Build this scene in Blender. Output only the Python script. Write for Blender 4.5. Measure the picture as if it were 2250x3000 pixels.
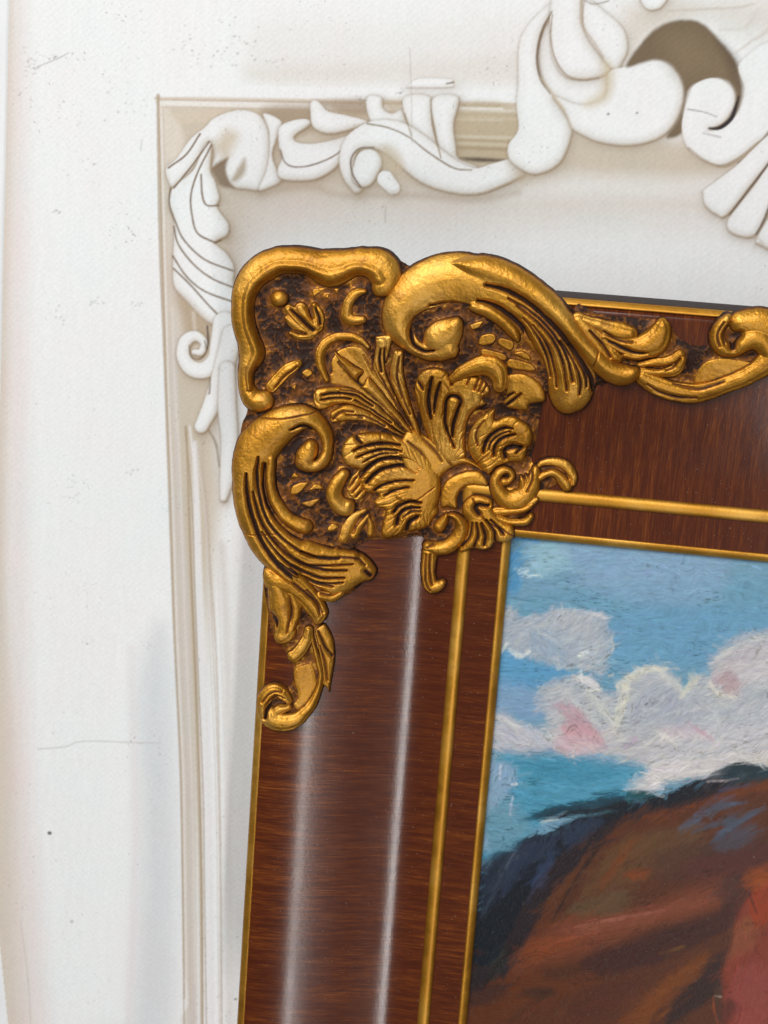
# Carved gilt corner of a framed oil painting, standing before a printed vinyl backdrop.
# Lengths in the tables are millimetres in the plane of the frame:
#   u to the right, v up, w out of the wall; origin at the sight corner of the painting.
import bpy, math, random
import numpy as np
from mathutils import Matrix, Vector

for o in list(bpy.data.objects):
    bpy.data.objects.remove(o)
scene = bpy.context.scene
COL = scene.collection
K = 0.001


def P3(u, v, w):
    return (u * K, -w * K, v * K)


# ------------------------------------------------------------------ camera
CAM_AXES = [[0.989028, 0.073058, -0.128397], [-0.097097, 0.976523, -0.192287], [0.111335, 0.202644, 0.972903]]
CAM_POS = [17.631, 134.892, 622.287]
cam_data = bpy.data.cameras.new('camera')
cam = bpy.data.objects.new('camera', cam_data)
COL.objects.link(cam)
ax = [Vector(P3(*a)) / K for a in CAM_AXES]
M = Matrix((ax[0], ax[1], ax[2])).transposed().to_4x4()
M.translation = Vector(P3(*CAM_POS))
cam.matrix_world = M
cam_data.sensor_fit = 'HORIZONTAL'
cam_data.sensor_width = 36.0
cam_data.lens = 72.0
cam_data.clip_start = 0.01
cam_data.clip_end = 50.0
cam_data.dof.use_dof = True
cam_data.dof.focus_distance = 0.615
cam_data.dof.aperture_fstop = 20.0
scene.camera = cam

# ------------------------------------------------------------------ light
world = bpy.data.worlds.new('World')
scene.world = world
world.use_nodes = True
bg = world.node_tree.nodes['Background']
bg.inputs['Color'].default_value = (0.86, 0.93, 1.0, 1)
bg.inputs['Strength'].default_value = 0.10


def area(name, pos, target, sx, sy, power, col):
    d = bpy.data.lights.new(name, 'AREA')
    d.shape = 'RECTANGLE'
    d.size, d.size_y = sx, sy
    d.energy = power
    d.color = col
    o = bpy.data.objects.new(name, d)
    COL.objects.link(o)
    o.location = pos
    o.rotation_euler = (Vector(target) - Vector(pos)).to_track_quat('-Z', 'Y').to_euler()
    return o


# broad daylight from a shop window up and to the left behind the camera
area('window_light', (-0.80, -1.95, 1.35), (0, 0, 0.0), 1.9, 1.1, 66, (1.0, 0.995, 0.985))
# tall glazed door lower right: gives the two long streaks on the lacquered left rail
area('door_light', (0.60, -1.95, -0.75), (-0.05, 0, -0.1), 0.085, 1.9, 14, (1.0, 0.99, 0.98))

scene.view_settings.view_transform = 'Standard'
scene.view_settings.look = 'None'
scene.view_settings.exposure = 0.0
scene.view_settings.gamma = 1.0
scene.view_settings.use_curve_mapping = False
scene.cycles.use_denoising = True


# ------------------------------------------------------------------ small numeric helpers
def lin(c):
    c = np.asarray(c, float) / 255.0
    return np.where(c <= 0.04045, c / 12.92, ((c + 0.055) / 1.055) ** 2.4)


TABLES = {}


def noise(x, y, seed=0):
    """smooth value noise in 0..1 on arrays"""
    T = TABLES.get(seed)
    if T is None:
        T = TABLES[seed] = np.random.RandomState(seed).rand(256, 256)
    xi = np.floor(x).astype(int)
    yi = np.floor(y).astype(int)
    fx = x - xi
    fy = y - yi
    fx = fx * fx * (3 - 2 * fx)
    fy = fy * fy * (3 - 2 * fy)
    a = T[yi & 255, xi & 255]
    b = T[yi & 255, (xi + 1) & 255]
    c = T[(yi + 1) & 255, xi & 255]
    d = T[(yi + 1) & 255, (xi + 1) & 255]
    return (a * (1 - fx) + b * fx) * (1 - fy) + (c * (1 - fx) + d * fx) * fy


def fbm(x, y, seed=0, n=4):
    s = 0
    a = 0.5
    for i in range(n):
        s = s + a * noise(x * 2 ** i + 13.7 * i, y * 2 ** i + 7.1 * i, seed + i)
        a *= 0.5
    return s


def sstep(a, b, x):
    t = np.clip((x - a) / (b - a), 0, 1)
    return t * t * (3 - 2 * t)


def spline(pts, closed=False, n=6):
    """Catmull-Rom through the points, any number of columns"""
    p = np.array(pts, float)
    m = len(p)
    if m < 3 and not closed:
        t = np.linspace(0, 1, n + 1)[:, None]
        return p[0] * (1 - t) + p[-1] * t
    out = []
    for i in range(m if closed else m - 1):
        if closed:
            a, b, c, d = p[i - 1], p[i], p[(i + 1) % m], p[(i + 2) % m]
        else:
            b, c = p[i], p[i + 1]
            a = p[i - 1] if i > 0 else 2 * b - c
            d = p[i + 2] if i + 2 < m else 2 * c - b
        for t in np.arange(n) / n:
            out.append(0.5 * ((2 * b) + (c - a) * t + (2 * a - 5 * b + 4 * c - d) * t * t
                              + (3 * b - a - 3 * c + d) * t ** 3))
    if not closed:
        out.append(p[-1])
    return np.array(out)


def stroke_field(X, Y, q):
    """q: k x 3 centre line with half width.  Returns signed inside distance and local half width"""
    best = np.full(X.shape, -1e9)
    rad = np.ones(X.shape)
    for i in range(len(q) - 1):
        ax_, ay, ar = q[i]
        bx, by, br = q[i + 1]
        dx, dy = bx - ax_, by - ay
        L = dx * dx + dy * dy + 1e-9
        t = np.clip(((X - ax_) * dx + (Y - ay) * dy) / L, 0, 1)
        r = ar + (br - ar) * t
        s = r - np.hypot(X - ax_ - dx * t, Y - ay - dy * t)
        k = s > best
        best = np.where(k, s, best)
        rad = np.where(k, r, rad)
    return best, np.maximum(rad, 0.02)


def section(x, crisp):
    """cross section from the edge (0) to the crest (1): round, or crisp edged and gently domed"""
    dome = np.sqrt(np.clip(x * (2 - x), 0, 1))
    if not crisp:
        return dome * (0.93 + 0.07 * x)
    return 0.52 * (1 - (1 - x) ** 7) + 0.48 * dome * (0.75 + 0.25 * x)


def stroke_height(X, Y, q, h, crisp=False):
    """domed ridge along the line q: highest of the round sections, lower where the line thins"""
    z = np.full(X.shape, -3.0)
    rm = 0.55 * q[:, 2].max()
    for i in range(len(q) - 1):
        ax_, ay, ar = q[i]
        bx, by, br = q[i + 1]
        dx, dy = bx - ax_, by - ay
        t = np.clip(((X - ax_) * dx + (Y - ay) * dy) / (dx * dx + dy * dy + 1e-9), 0, 1)
        r = np.maximum(ar + (br - ar) * t, 0.02)
        x = 1 - np.hypot(X - ax_ - dx * t, Y - ay - dy * t) / r
        k = x > 0
        xx = np.clip(x, 0, 1)
        zz = h * np.clip(r / rm, 0, 1) ** 0.5 * section(xx, crisp)
        if crisp:                 # two shallow gouge flutes beside the crest
            zz = zz - 0.07 * h * np.exp(-((xx - 0.42) / 0.16) ** 2)
        z = np.where(k, np.maximum(z, zz), z)
    return z


def poly_field(X, Y, q):
    """signed distance, positive inside, of the closed outline q"""
    d = np.full(X.shape, 1e9)
    ins = np.zeros(X.shape, bool)
    n = len(q)
    for i in range(n):
        ax_, ay = q[i]
        bx, by = q[(i + 1) % n]
        dx, dy = bx - ax_, by - ay
        t = np.clip(((X - ax_) * dx + (Y - ay) * dy) / (dx * dx + dy * dy + 1e-9), 0, 1)
        d = np.minimum(d, np.hypot(X - ax_ - dx * t, Y - ay - dy * t))
        if abs(dy) > 1e-12:
            c = (ay > Y) != (by > Y)
            ins ^= c & (X < (Y - ay) * dx / dy + ax_)
    return np.where(ins, d, -d)


def smax(a, b, k):
    h = np.clip(0.5 + 0.5 * (a - b) / k, 0, 1)
    return b * (1 - h) + a * h + k * h * (1 - h)


# ------------------------------------------------------------------ scene helpers
def mesh_object(name, verts, faces, mat, parent=None, attrs=None, cols=None, smooth=True):
    me = bpy.data.meshes.new(name)
    verts = np.asarray(verts, np.float32)
    faces = np.asarray(faces, np.int32)
    nv, (nf, k) = len(verts), faces.shape
    me.vertices.add(nv)
    me.vertices.foreach_set('co', verts.ravel())
    me.loops.add(nf * k)
    me.loops.foreach_set('vertex_index', faces.ravel())
    me.polygons.add(nf)
    me.polygons.foreach_set('loop_start', np.arange(nf, dtype=np.int32) * k)
    me.polygons.foreach_set('loop_total', np.full(nf, k, np.int32))
    me.polygons.foreach_set('use_smooth', np.full(nf, smooth))
    me.update(calc_edges=True)
    for an, av in (attrs or {}).items():
        a = me.attributes.new(an, 'FLOAT', 'POINT')
        a.data.foreach_set('value', np.asarray(av, np.float32))
    if cols is not None:
        a = me.attributes.new('paint', 'FLOAT_COLOR', 'POINT')
        a.data.foreach_set('color', np.c_[cols, np.ones(nv)].astype(np.float32).ravel())
    me.materials.append(mat)
    o = bpy.data.objects.new(name, me)
    COL.objects.link(o)
    if parent:
        o.parent = parent
    return o


def world_co(u, v, w):
    return np.c_[u, -np.asarray(w), v] * K


class Nodes:
    def __init__(self, name):
        self.m = bpy.data.materials.new(name)
        self.m.use_nodes = True
        self.t = self.m.node_tree
        self.b = self.t.nodes['Principled BSDF']

    def n(self, kind, **kw):
        x = self.t.nodes.new(kind)
        for k_, v_ in kw.items():
            if k_.startswith('i_'):
                x.inputs[k_[2:].replace('_', ' ')].default_value = v_
            else:
                setattr(x, k_, v_)
        return x

    def l(self, a, b):
        self.t.links.new(a, b)

    def coords(self, scale=(1, 1, 1), rot=(0, 0, 0)):
        c = self.n('ShaderNodeTexCoord')
        m = self.n('ShaderNodeMapping')
        m.inputs['Scale'].default_value = scale
        m.inputs['Rotation'].default_value = rot
        self.l(c.outputs['Object'], m.inputs['Vector'])
        return m.outputs['Vector']

    def noise(self, vec, scale, detail=4, rough=0.55):
        x = self.n('ShaderNodeTexNoise')
        x.inputs['Scale'].default_value = scale
        x.inputs['Detail'].default_value = detail
        x.inputs['Roughness'].default_value = rough
        self.l(vec, x.inputs['Vector'])
        return x.outputs['Fac']

    def ramp(self, fac, *stops):
        r = self.n('ShaderNodeValToRGB')
        e = r.color_ramp.elements
        while len(e) < len(stops):
            e.new(0.5)
        for el, (p_, c_) in zip(e, stops):
            el.position = p_
            el.color = c_ if isinstance(c_, tuple) else (c_, c_, c_, 1)
        self.l(fac, r.inputs['Fac'])
        return r.outputs['Color']

    def mix(self, fac, a, b, mode='MIX'):
        x = self.n('ShaderNodeMix', data_type='RGBA', blend_type=mode)
        for val, s in ((fac, x.inputs[0]), (a, x.inputs[6]), (b, x.inputs[7])):
            if isinstance(val, (int, float)):
                s.default_value = val
            elif isinstance(val, tuple):
                s.default_value = val
            else:
                self.l(val, s)
        return x.outputs[2]

    def math(self, op, a, b=0.0, clamp=False):
        x = self.n('ShaderNodeMath', operation=op, use_clamp=clamp)
        for val, s in ((a, x.inputs[0]), (b, x.inputs[1])):
            if isinstance(val, (int, float)):
                s.default_value = val
            else:
                self.l(val, s)
        return x.outputs[0]

    def bump(self, h, dist, strength=1.0, prev=None):
        x = self.n('ShaderNodeBump')
        x.inputs['Strength'].default_value = strength
        x.inputs['Distance'].default_value = dist
        self.l(h, x.inputs['Height'])
        if prev is not None:
            self.l(prev, x.inputs['Normal'])
        return x.outputs['Normal']

    def attr(self, name, out='Fac'):
        a = self.n('ShaderNodeAttribute', attribute_name=name)
        return a.outputs[out]


def set_in(m, **kw):
    for k_, v_ in kw.items():
        s = m.b.inputs[k_.replace('_', ' ')]
        if isinstance(v_, (int, float, tuple)):
            s.default_value = v_
        else:
            m.l(v_, s)


# ------------------------------------------------------------------ materials
def gold_material(name, glaze_gain=1.0, worn=0.5, lumps=1.0):
    """rubbed bronze gilding with a brown glaze left in the carving ('glaze' attribute = where it was brushed)"""
    m = Nodes(name)
    co = m.coords()
    fine = m.noise(co, 900, 3, 0.6)
    mid = m.noise(co, 140, 5, 0.6)
    big = m.noise(co, 35, 4, 0.55)
    gl = m.attr('glaze')
    g1 = m.math('MULTIPLY', gl, glaze_gain)
    g2 = m.math('ADD', g1, m.math('MULTIPLY', m.math('SUBTRACT', mid, 0.5), 0.50))
    g3 = m.math('ADD', g2, m.math('MULTIPLY', m.math('SUBTRACT', fine, 0.5), 0.35))
    gold = m.ramp(big, (0.3, (0.41, 0.175, 0.016, 1)), (0.5, (0.57, 0.270, 0.029, 1)), (0.72, (0.77, 0.435, 0.088, 1)))
    gold = m.mix(m.ramp(mid, (0.58, 0.0), (0.72, worn)), gold, (0.30, 0.115, 0.018, 1))
    col = m.mix(m.ramp(g3, (0.22, 0.0), (0.50, 1.0)), gold, (0.24, 0.080, 0.010, 1))
    col = m.mix(m.ramp(g3, (0.50, 0.0), (0.90, 1.0)), col, (0.024, 0.0085, 0.0040, 1))
    metal = m.ramp(g3, (0.30, 0.92), (0.70, 0.0))
    rough = m.ramp(m.math('ADD', m.math('MULTIPLY', g3, 0.25), m.math('MULTIPLY', mid, 0.6)), (0.2, 0.47), (0.75, 0.70))
    n1 = m.bump(fine, 0.00022 * lumps, 1.0)
    n2 = m.bump(mid, 0.0004 * lumps, 0.8, n1)
    set_in(m, Base_Color=col, Metallic=metal, Roughness=rough, Normal=n2)
    m.b.inputs['Specular IOR Level'].default_value = 0.22
    m.l(m.math('MULTIPLY', metal, 0.22), m.b.inputs['Coat Weight'])
    m.b.inputs['Coat Roughness'].default_value = 0.30
    return m.m


def wood_material(name, along_u):
    """crossbanded veneer, grain across the rail, glossy lacquer with dust"""
    m = Nodes(name)
    # grain runs along u on the upright rail, along v on the cross rail
    co = m.coords((7, 1, 150) if along_u else (150, 1, 7))
    co0 = m.coords()
    g1 = m.noise(co, 9, 6, 0.65)
    g2 = m.noise(co, 30, 4, 0.6)
    big = m.noise(co0, 14, 3, 0.5)
    g0 = m.noise(m.coords((3, 1, 38) if along_u else (38, 1, 3)), 9, 5, 0.6)
    grain = m.math('ADD', m.math('MULTIPLY', g0, 0.30), m.math('ADD', m.math('MULTIPLY', g1, 0.42), m.math('MULTIPLY', g2, 0.28)))
    col = m.ramp(grain, (0.33, (0.034, 0.0062, 0.0024, 1)), (0.48, (0.078, 0.0155, 0.0040, 1)),
                 (0.56, (0.145, 0.034, 0.0052, 1)), (0.68, (0.34, 0.104, 0.012, 1)))
    col = m.mix(m.ramp(big, (0.35, 0.0), (0.62, 0.5)), col, (0.060, 0.0115, 0.0036, 1))
    dust = m.noise(co0, 1500, 2, 0.5)
    col = m.mix(m.ramp(dust, (0.735, 0.0), (0.76, 0.55)), col, (0.42, 0.36, 0.32, 1))
    peel = m.noise(co0, 700, 3, 0.55)
    n1 = m.bump(peel, 0.000017, 0.8)
    n2 = n1
    set_in(m, Base_Color=col, Roughness=0.40, Normal=n2)
    m.b.inputs['Specular IOR Level'].default_value = 0.08
    m.b.inputs['Coat Weight'].default_value = 0.5
    # the polish is duller towards the handled outer half ('glaze' carries that wear)
    cr = m.math('ADD', m.math('MULTIPLY', m.attr('glaze'), 0.035), m.math('ADD', m.math('MULTIPLY', m.noise(co0, 60, 4, 0.6), 0.08), 0.085))
    m.l(cr, m.b.inputs['Coat Roughness'])
    m.l(n2, m.b.inputs['Coat Normal'])
    return m.m


def print_material():
    m = Nodes('printed_vinyl')
    co = m.coords()
    col = m.attr('paint', 'Color')
    # embossed weave
    sx = m.n('ShaderNodeSeparateXYZ')
    m.l(m.coords((1, 1, 1), (0, math.radians(-4), 0)), sx.inputs[0])
    f = 2 * math.pi / 0.0030
    wx = m.math('SINE', m.math('MULTIPLY', sx.outputs[0], f))
    wz = m.math('SINE', m.math('MULTIPLY', sx.outputs[2], f))
    weave = m.math('ADD', m.math('MULTIPLY', wx, wz), m.math('MULTIPLY', m.noise(co, 500, 2, 0.5), 0.8))
    fine = m.noise(co, 800, 3, 0.6)
    # printing grain, faint colour mottling, scuffs
    mott = m.noise(co, 30, 4, 0.6)
    col = m.mix(1.0, col, m.ramp(fine, (0.3, 0.95), (0.7, 1.03)), 'MULTIPLY')
    col = m.mix(1.0, col, m.ramp(mott, (0.3, (1.0, 0.97, 0.97, 1)), (0.55, (0.99, 0.99, 0.99, 1)), (0.75, (0.96, 0.985, 0.99, 1))), 'MULTIPLY')
    speck = m.noise(co, 620, 2, 0.5)
    patch = m.ramp(m.noise(co, 22, 4, 0.6), (0.50, 0.0), (0.62, 1.0))
    sp = m.math('MULTIPLY', m.ramp(speck, (0.66, 0.0), (0.72, 0.35)), patch)
    col = m.mix(sp, col, (0.16, 0.12, 0.10, 1))
    n1 = m.bump(weave, 0.00006, 0.28)
    n2 = m.bump(fine, 0.00008, 0.8, n1)
    set_in(m, Base_Color=col, Roughness=0.55, Normal=n2)
    m.b.inputs['Specular IOR Level'].default_value = 0.3
    return m.m


def oil_material():
    m = Nodes('oil_paint')
    co = m.coords()
    col = m.attr('paint', 'Color')
    fine = m.noise(co, 1300, 2, 0.5)
    col = m.mix(m.ramp(fine, (0.74, 0.0), (0.78, 0.5)), col, (0.5, 0.48, 0.44, 1))
    grime = m.noise(co, 420, 4, 0.7)
    col = m.mix(m.ramp(grime, (0.60, 0.0), (0.72, 0.35)), col, (0.10, 0.085, 0.05, 1))
    n1 = m.bump(m.noise(co, 600, 3, 0.6), 0.00007, 0.7)
    set_in(m, Base_Color=col, Roughness=0.45, Normal=n1)
    m.b.inputs['Specular IOR Level'].default_value = 0.25
    return m.m


def plain(name, rgb, rough, spec=0.5):
    m = Nodes(name)
    f = m.noise(m.coords(), 40, 5, 0.6)
    c2 = tuple(x * 0.9 for x in rgb) + (1,)
    set_in(m, Base_Color=m.mix(f, rgb + (1,), c2), Roughness=rough)
    m.b.inputs['Specular IOR Level'].default_value = spec
    return m.m


GOLD = gold_material('carved_gilding')
GOLD_TRIM = gold_material('gilt_trim', 1.0, 0.35, 0.35)
WOOD_U = wood_material('veneer_upright', True)
WOOD_V = wood_material('veneer_cross', False)
VINYL = print_material()
OIL = oil_material()
SIDE = plain('stained_side', (0.022, 0.0085, 0.0065), 0.6, 0.12)
WALL = plain('wall_paint', (0.78, 0.79, 0.79), 0.7)

# ------------------------------------------------------------------ traced tables (mm)
ORNAMENT = [
 ('corner','GROUND',[('p',0.7,1.48,[(-117.14,88.54),(-114.41,100.7),(-101.68,107.71),(-79.42,108.89),(-55.46,109.5),(-46.1,106.99),(-28.07,109.85),(-9.79,108.06),(8.94,100.6),(21.4,92.64),(33.39,80.88),(43.06,70.13),(28.52,66.9),(24.45,56.33),(15.68,57.44),(8.84,61.64),(6.65,43.85),(5.8,31.96),(16.06,32.95),(20.34,27.58),(12.48,21.04),(2.27,8.38),(-8.24,-2.47),(-19.52,-5.6),(-28.04,-7.66),(-33.72,-8.97),(-36.65,-3.24),(-48.21,-4.79),(-59.3,-6.2),(-64.46,-12.3),(-56.63,-17.95),(-63.4,-28.11),(-74.31,-32.47),(-85.65,-31.04),(-96.91,-20.2),(-105.56,-5.37),(-111.09,13.54),(-112.74,36.42),(-110.4,46.14),(-113.71,60.93)])]),
 ('drop','GROUND',[('p',0.6,0.99,[(-99.29,-20.98),(-86.04,-27.1),(-75.14,-41.42),(-72.02,-43.45),(-69.15,-53.03),(-69.21,-63.84),(-73.21,-72.1),(-76.73,-80.38),(-82.4,-87.18),(-91.64,-88.42),(-98.28,-83.7),(-98.85,-75.57),(-93.75,-70.63),(-85.52,-69.35),(-84.96,-61.74),(-87.28,-57.05),(-90.68,-51.96),(-95.15,-47.07),(-96.95,-38.73)])]),
 ('side','GROUND',[('p',0.6,0.99,[(16.99,97.81),(26.81,95.27),(39.24,94.86),(52.07,94.73),(57.47,88.72),(64.9,85.96),(71.26,87.96),(71.87,94.71),(75.67,98.35),(90.48,99.11),(101.98,96.75),(103.28,86.87),(92.99,80.12),(77.43,70.26),(68.54,65.4),(54.08,65.59),(43.71,71.72),(34.26,69.85),(29.19,67.36),(20.97,81.67)])]),
 ('corner','rim_scroll',[('s',5.2,[(-103.62,49.73,4.62),(-107.67,49.57,4.86),(-110.81,53.95,3.81),(-111.66,60.11,3.7),(-110.7,64.68,4.62),(-109.62,68.74,5.9),(-111.07,73.07,5.31),(-113.44,79.28,5.19),(-114.42,86.08,5.08),(-113.97,92.48,5.43),(-111.43,98.04,5.9),(-106.94,102.52,6.18),(-101.16,105.73,5.78),(-95.26,106.57,5.78),(-89.3,106.32,5.9),(-84.28,105.02,6.47),(-80.29,104.38,7.85),(-76.41,105.4,7.04),(-71.15,107.5,6.0),(-65.3,107.96,6.12),(-60.55,106.65,7.04),(-57.85,103.26,6.82),(-57.85,99.9,5.08),(-59.69,98.3,3.93)]),('s',6.2,[(-109.36,54.25,1.91),(-110.24,60.22,1.85),(-109.01,64.43,2.3),(-107.44,68.96,2.95),(-109.2,73.79,2.66),(-111.56,79.82,2.6),(-112.53,86.25,2.54),(-112.02,92.13,2.71),(-109.63,96.99,2.95),(-105.55,100.92,3.09),(-100.42,103.94,2.89),(-95.09,104.68,2.89),(-89.52,104.4,2.95),(-84.68,102.95,3.23),(-80.1,101.79,3.93),(-75.56,103.22,3.52),(-70.62,105.59,3.01),(-65.4,105.96,3.07),(-61.77,104.71,3.52),(-59.6,101.89,3.4)])]),
 ('corner','c_scroll',[('s',5.5,[(-30.54,76.02,4.15),(-35.35,73.94,3.35),(-41.3,74.58,3.58),(-46.89,77.85,4.15),(-51.06,82.47,5.9),(-52.07,87.3,6.7),(-50.68,92.29,7.63),(-46.67,97.44,8.77),(-40.66,101.52,9.93),(-32.61,104.08,10.4),(-23.92,104.29,10.4),(-15.56,102.34,10.68),(-8.07,99.36,10.4),(-0.46,94.96,10.4),(6.78,89.32,10.4),(12.65,83.0,10.11),(16.16,76.39,9.82),(18.21,70.06,9.82),(18.3,63.99,9.24),(17.71,59.85,6.35)]),('s',6.8,[(-33.05,110.27,0.92),(-28.7,110.14,2.66),(-24.32,109.67,4.5),(-18.48,108.81,6.06),(-9.61,106.18,6.24),(-1.07,101.88,6.06),(6.56,97.02,5.66),(12.79,91.8,5.08),(18.13,85.98,4.62),(22.36,81.95,4.27),(26.57,78.13,4.39),(30.78,74.54,4.62),(35.33,72.45,4.97),(39.66,72.34,4.39),(42.35,73.93,2.66)]),('s',4.5,[(-22.15,94.34,2.89),(-15.72,92.71,3.35),(-10.63,89.75,3.35),(-6.44,85.97,3.01),(-4.23,82.73,1.5)]),('s',5.0,[(-28.82,86.79,3.46),(-31.5,83.12,6.06),(-34.27,80.41,7.39),(-35.67,79.29,6.35)]),('g',2.2,[(-18.0,102.87,0.69),(-10.67,101.69,0.99),(-3.19,98.58,1.18),(4.48,93.47,1.28),(11.25,87.77,1.38),(17.13,81.44,1.38),(22.04,75.44,1.38),(25.45,70.24,1.28),(27.21,64.84,0.99)]),('g',2.4,[(-20.85,96.8,0.49),(-14.95,95.61,0.99),(-8.39,92.31,1.28),(-3.22,88.25,1.48),(-0.39,83.37,1.28),(1.43,79.09,0.79)]),('g',1.5,[(-8.95,98.58,0.39),(2.15,92.8,0.74),(10.0,85.73,0.74),(15.54,77.85,0.74),(18.88,68.13,0.59)]),('g',1.4,[(-5.35,96.01,0.39),(4.41,89.13,0.69),(11.36,81.44,0.69),(15.05,72.82,0.69),(16.8,64.39,0.49)]),('g',1.3,[(1.54,88.89,0.3),(7.49,81.59,0.59),(11.2,72.47,0.59),(12.84,65.04,0.39)]),('g',1.4,[(12.61,83.51,0.39),(18.65,75.64,0.69),(21.76,68.39,0.69),(21.82,62.81,0.39)]),('g',1.3,[(-2.54,91.45,0.3),(3.88,84.23,0.59),(7.92,76.68,0.59),(10.07,68.84,0.39)]),('g',1.3,[(15.61,82.3,0.3),(22.86,72.01,0.64),(24.41,66.1,0.39)]),('g',2.0,[(-44.48,87.95,0.69),(-46.14,82.9,0.99),(-44.88,77.54,0.99),(-40.81,75.14,0.69),(-36.89,75.48,0.39)]),('g',1.6,[(-39.49,93.21,0.49),(-31.83,94.8,0.59),(-24.04,94.48,0.39)]),('g',0.6,[(28.03,97.01,0.25),(28.37,91.31,0.25),(28.08,82.57,0.25),(26.02,74.47,0.25)])]),
 ('corner','lattice_block',[('p',2.0,1.09,[(-19.62,78.93),(-18.57,83.49),(-13.05,83.96),(-13.24,79.99)])]),
 ('corner','lattice_block',[('p',2.0,1.09,[(-12.27,80.07),(-11.04,83.15),(-5.19,81.68),(-6.71,77.57)])]),
 ('corner','lattice_block',[('p',2.0,1.09,[(-23.62,87.09),(-17.95,89.27),(-19.15,86.0),(-22.47,84.73)])]),
 ('corner','lattice_block',[('p',2.0,1.09,[(-17.5,78.12),(-8.19,76.44),(-8.84,73.36),(-17.76,74.69)])]),
 ('corner','lattice_block',[('p',2.0,1.09,[(-6.62,75.07),(2.3,73.45),(3.55,70.23),(-7.17,70.78)])]),
 ('corner','lattice_block',[('p',2.0,1.09,[(-5.77,76.75),(-2.02,78.58),(1.57,76.39),(1.25,74.36)])]),
 ('corner','crested_frond',[('s',5.5,[(-28.65,64.54,2.3),(-25.11,67.42,3.18),(-21.3,69.54,3.81),(-16.5,71.23,4.62),(-11.75,69.89,4.86),(-9.85,66.0,3.7),(-9.81,63.45,3.23)]),('p',3.2,5.92,[(-7.52,68.09),(-0.79,69.71),(4.28,67.63),(8.17,63.3),(8.6,58.31),(2.99,56.49),(1.96,53.95),(-4.48,53.87),(-8.09,55.71),(-7.52,61.45)]),('g',1.6,[(-8.8,56.37,0.59),(-7.23,58.58,0.79),(-4.2,60.92,0.49)]),('g',1.6,[(-6.98,55.24,0.49),(-4.21,57.83,0.79),(-1.24,60.78,0.39)]),('g',1.2,[(-5.62,69.95,0.49),(-0.76,70.14,0.69),(3.26,68.73,0.59)])]),
 ('corner','acanthus_frond',[('s',2.8,[(-78.9,60.13,1.5),(-81.39,64.95,2.08),(-82.19,69.86,2.3),(-80.3,74.43,2.42),(-76.11,77.34,2.2),(-70.64,78.06,1.97),(-66.11,76.8,1.73),(-63.29,74.52,1.28)]),('p',1.6,3.76,[(-77.65,58.62),(-78.81,65.19),(-76.61,71.01),(-71.83,74.19),(-65.47,74.1),(-62.14,69.23),(-60.41,65.15),(-57.07,60.86),(-52.04,54.71),(-46.55,46.55),(-42.59,39.65),(-48.16,42.91),(-58.0,50.13),(-67.65,56.01),(-74.53,57.85)]),('g',1.2,[(-77.86,63.37,0.79),(-79.19,69.23,0.99),(-77.09,73.81,0.89),(-72.27,75.16,0.69)]),('g',0.7,[(-74.77,67.58,0.31),(-67.59,60.43,0.56),(-59.12,53.27,0.56),(-51.25,46.64,0.31)]),('g',0.7,[(-65.01,70.84,0.31),(-61.01,64.71,0.56),(-54.36,56.79,0.56),(-48.28,48.74,0.31)])]),
 ('corner','acanthus_stem',[('p',4.4,2.13,[(-77.18,72.51),(-73.87,70.39),(-68.15,66.95),(-64.43,64.44),(-65.41,60.77),(-67.18,59.85),(-71.63,64.22),(-75.61,69.02)]),('p',4.4,2.13,[(-64.56,59.11),(-62.65,62.64),(-58.37,58.63),(-53.01,52.53),(-47.6,46.4),(-42.89,40.2),(-45.93,40.68),(-52.62,47.1),(-60.53,54.23),(-65.4,57.92)]),('g',2.6,[(-63.84,63.8,0.5),(-65.72,61.8,1.13),(-66.3,59.55,0.75)])]),
 ('corner','acanthus_lobe',[('p',3.6,2.51,[(-60.73,78.9),(-59.2,79.8),(-53.88,80.51),(-53.33,78.02),(-54.93,70.95),(-55.5,65.72),(-53.72,60.65),(-49.91,53.07),(-45.75,46.13),(-41.8,39.22),(-44.8,41.64),(-50.34,49.08),(-56.51,58.42),(-60.88,64.91),(-60.89,71.07),(-60.61,75.6)]),('g',1.6,[(-58.03,74.02,0.44),(-58.33,70.14,0.69),(-57.52,65.03,0.5)]),('g',1.4,[(-56.41,74.48,0.38),(-56.44,70.31,0.63),(-55.84,65.83,0.38)]),('g',0.8,[(-58.45,64.29,0.31),(-54.39,57.45,0.63),(-48.95,49.34,0.56),(-44.77,43.13,0.31)])]),
 ('corner','acanthus_lobe',[('p',4.8,2.63,[(-54.32,67.2),(-53.06,73.76),(-50.71,74.73),(-48.46,73.65),(-48.51,67.72),(-47.29,61.31),(-45.42,54.9),(-43.56,49.1),(-40.65,42.03),(-39.13,38.19),(-42.05,39.31),(-45.95,45.55),(-50.13,52.81),(-53.6,60.08),(-54.83,63.9)]),('g',1.6,[(-53.74,73.76,0.75),(-54.67,68.53,0.75),(-54.6,63.33,0.63),(-52.82,58.25,0.38)]),('g',0.8,[(-50.49,71.48,0.38),(-50.81,63.68,0.56),(-48.59,56.01,0.56),(-45.06,48.38,0.38)])]),
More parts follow.
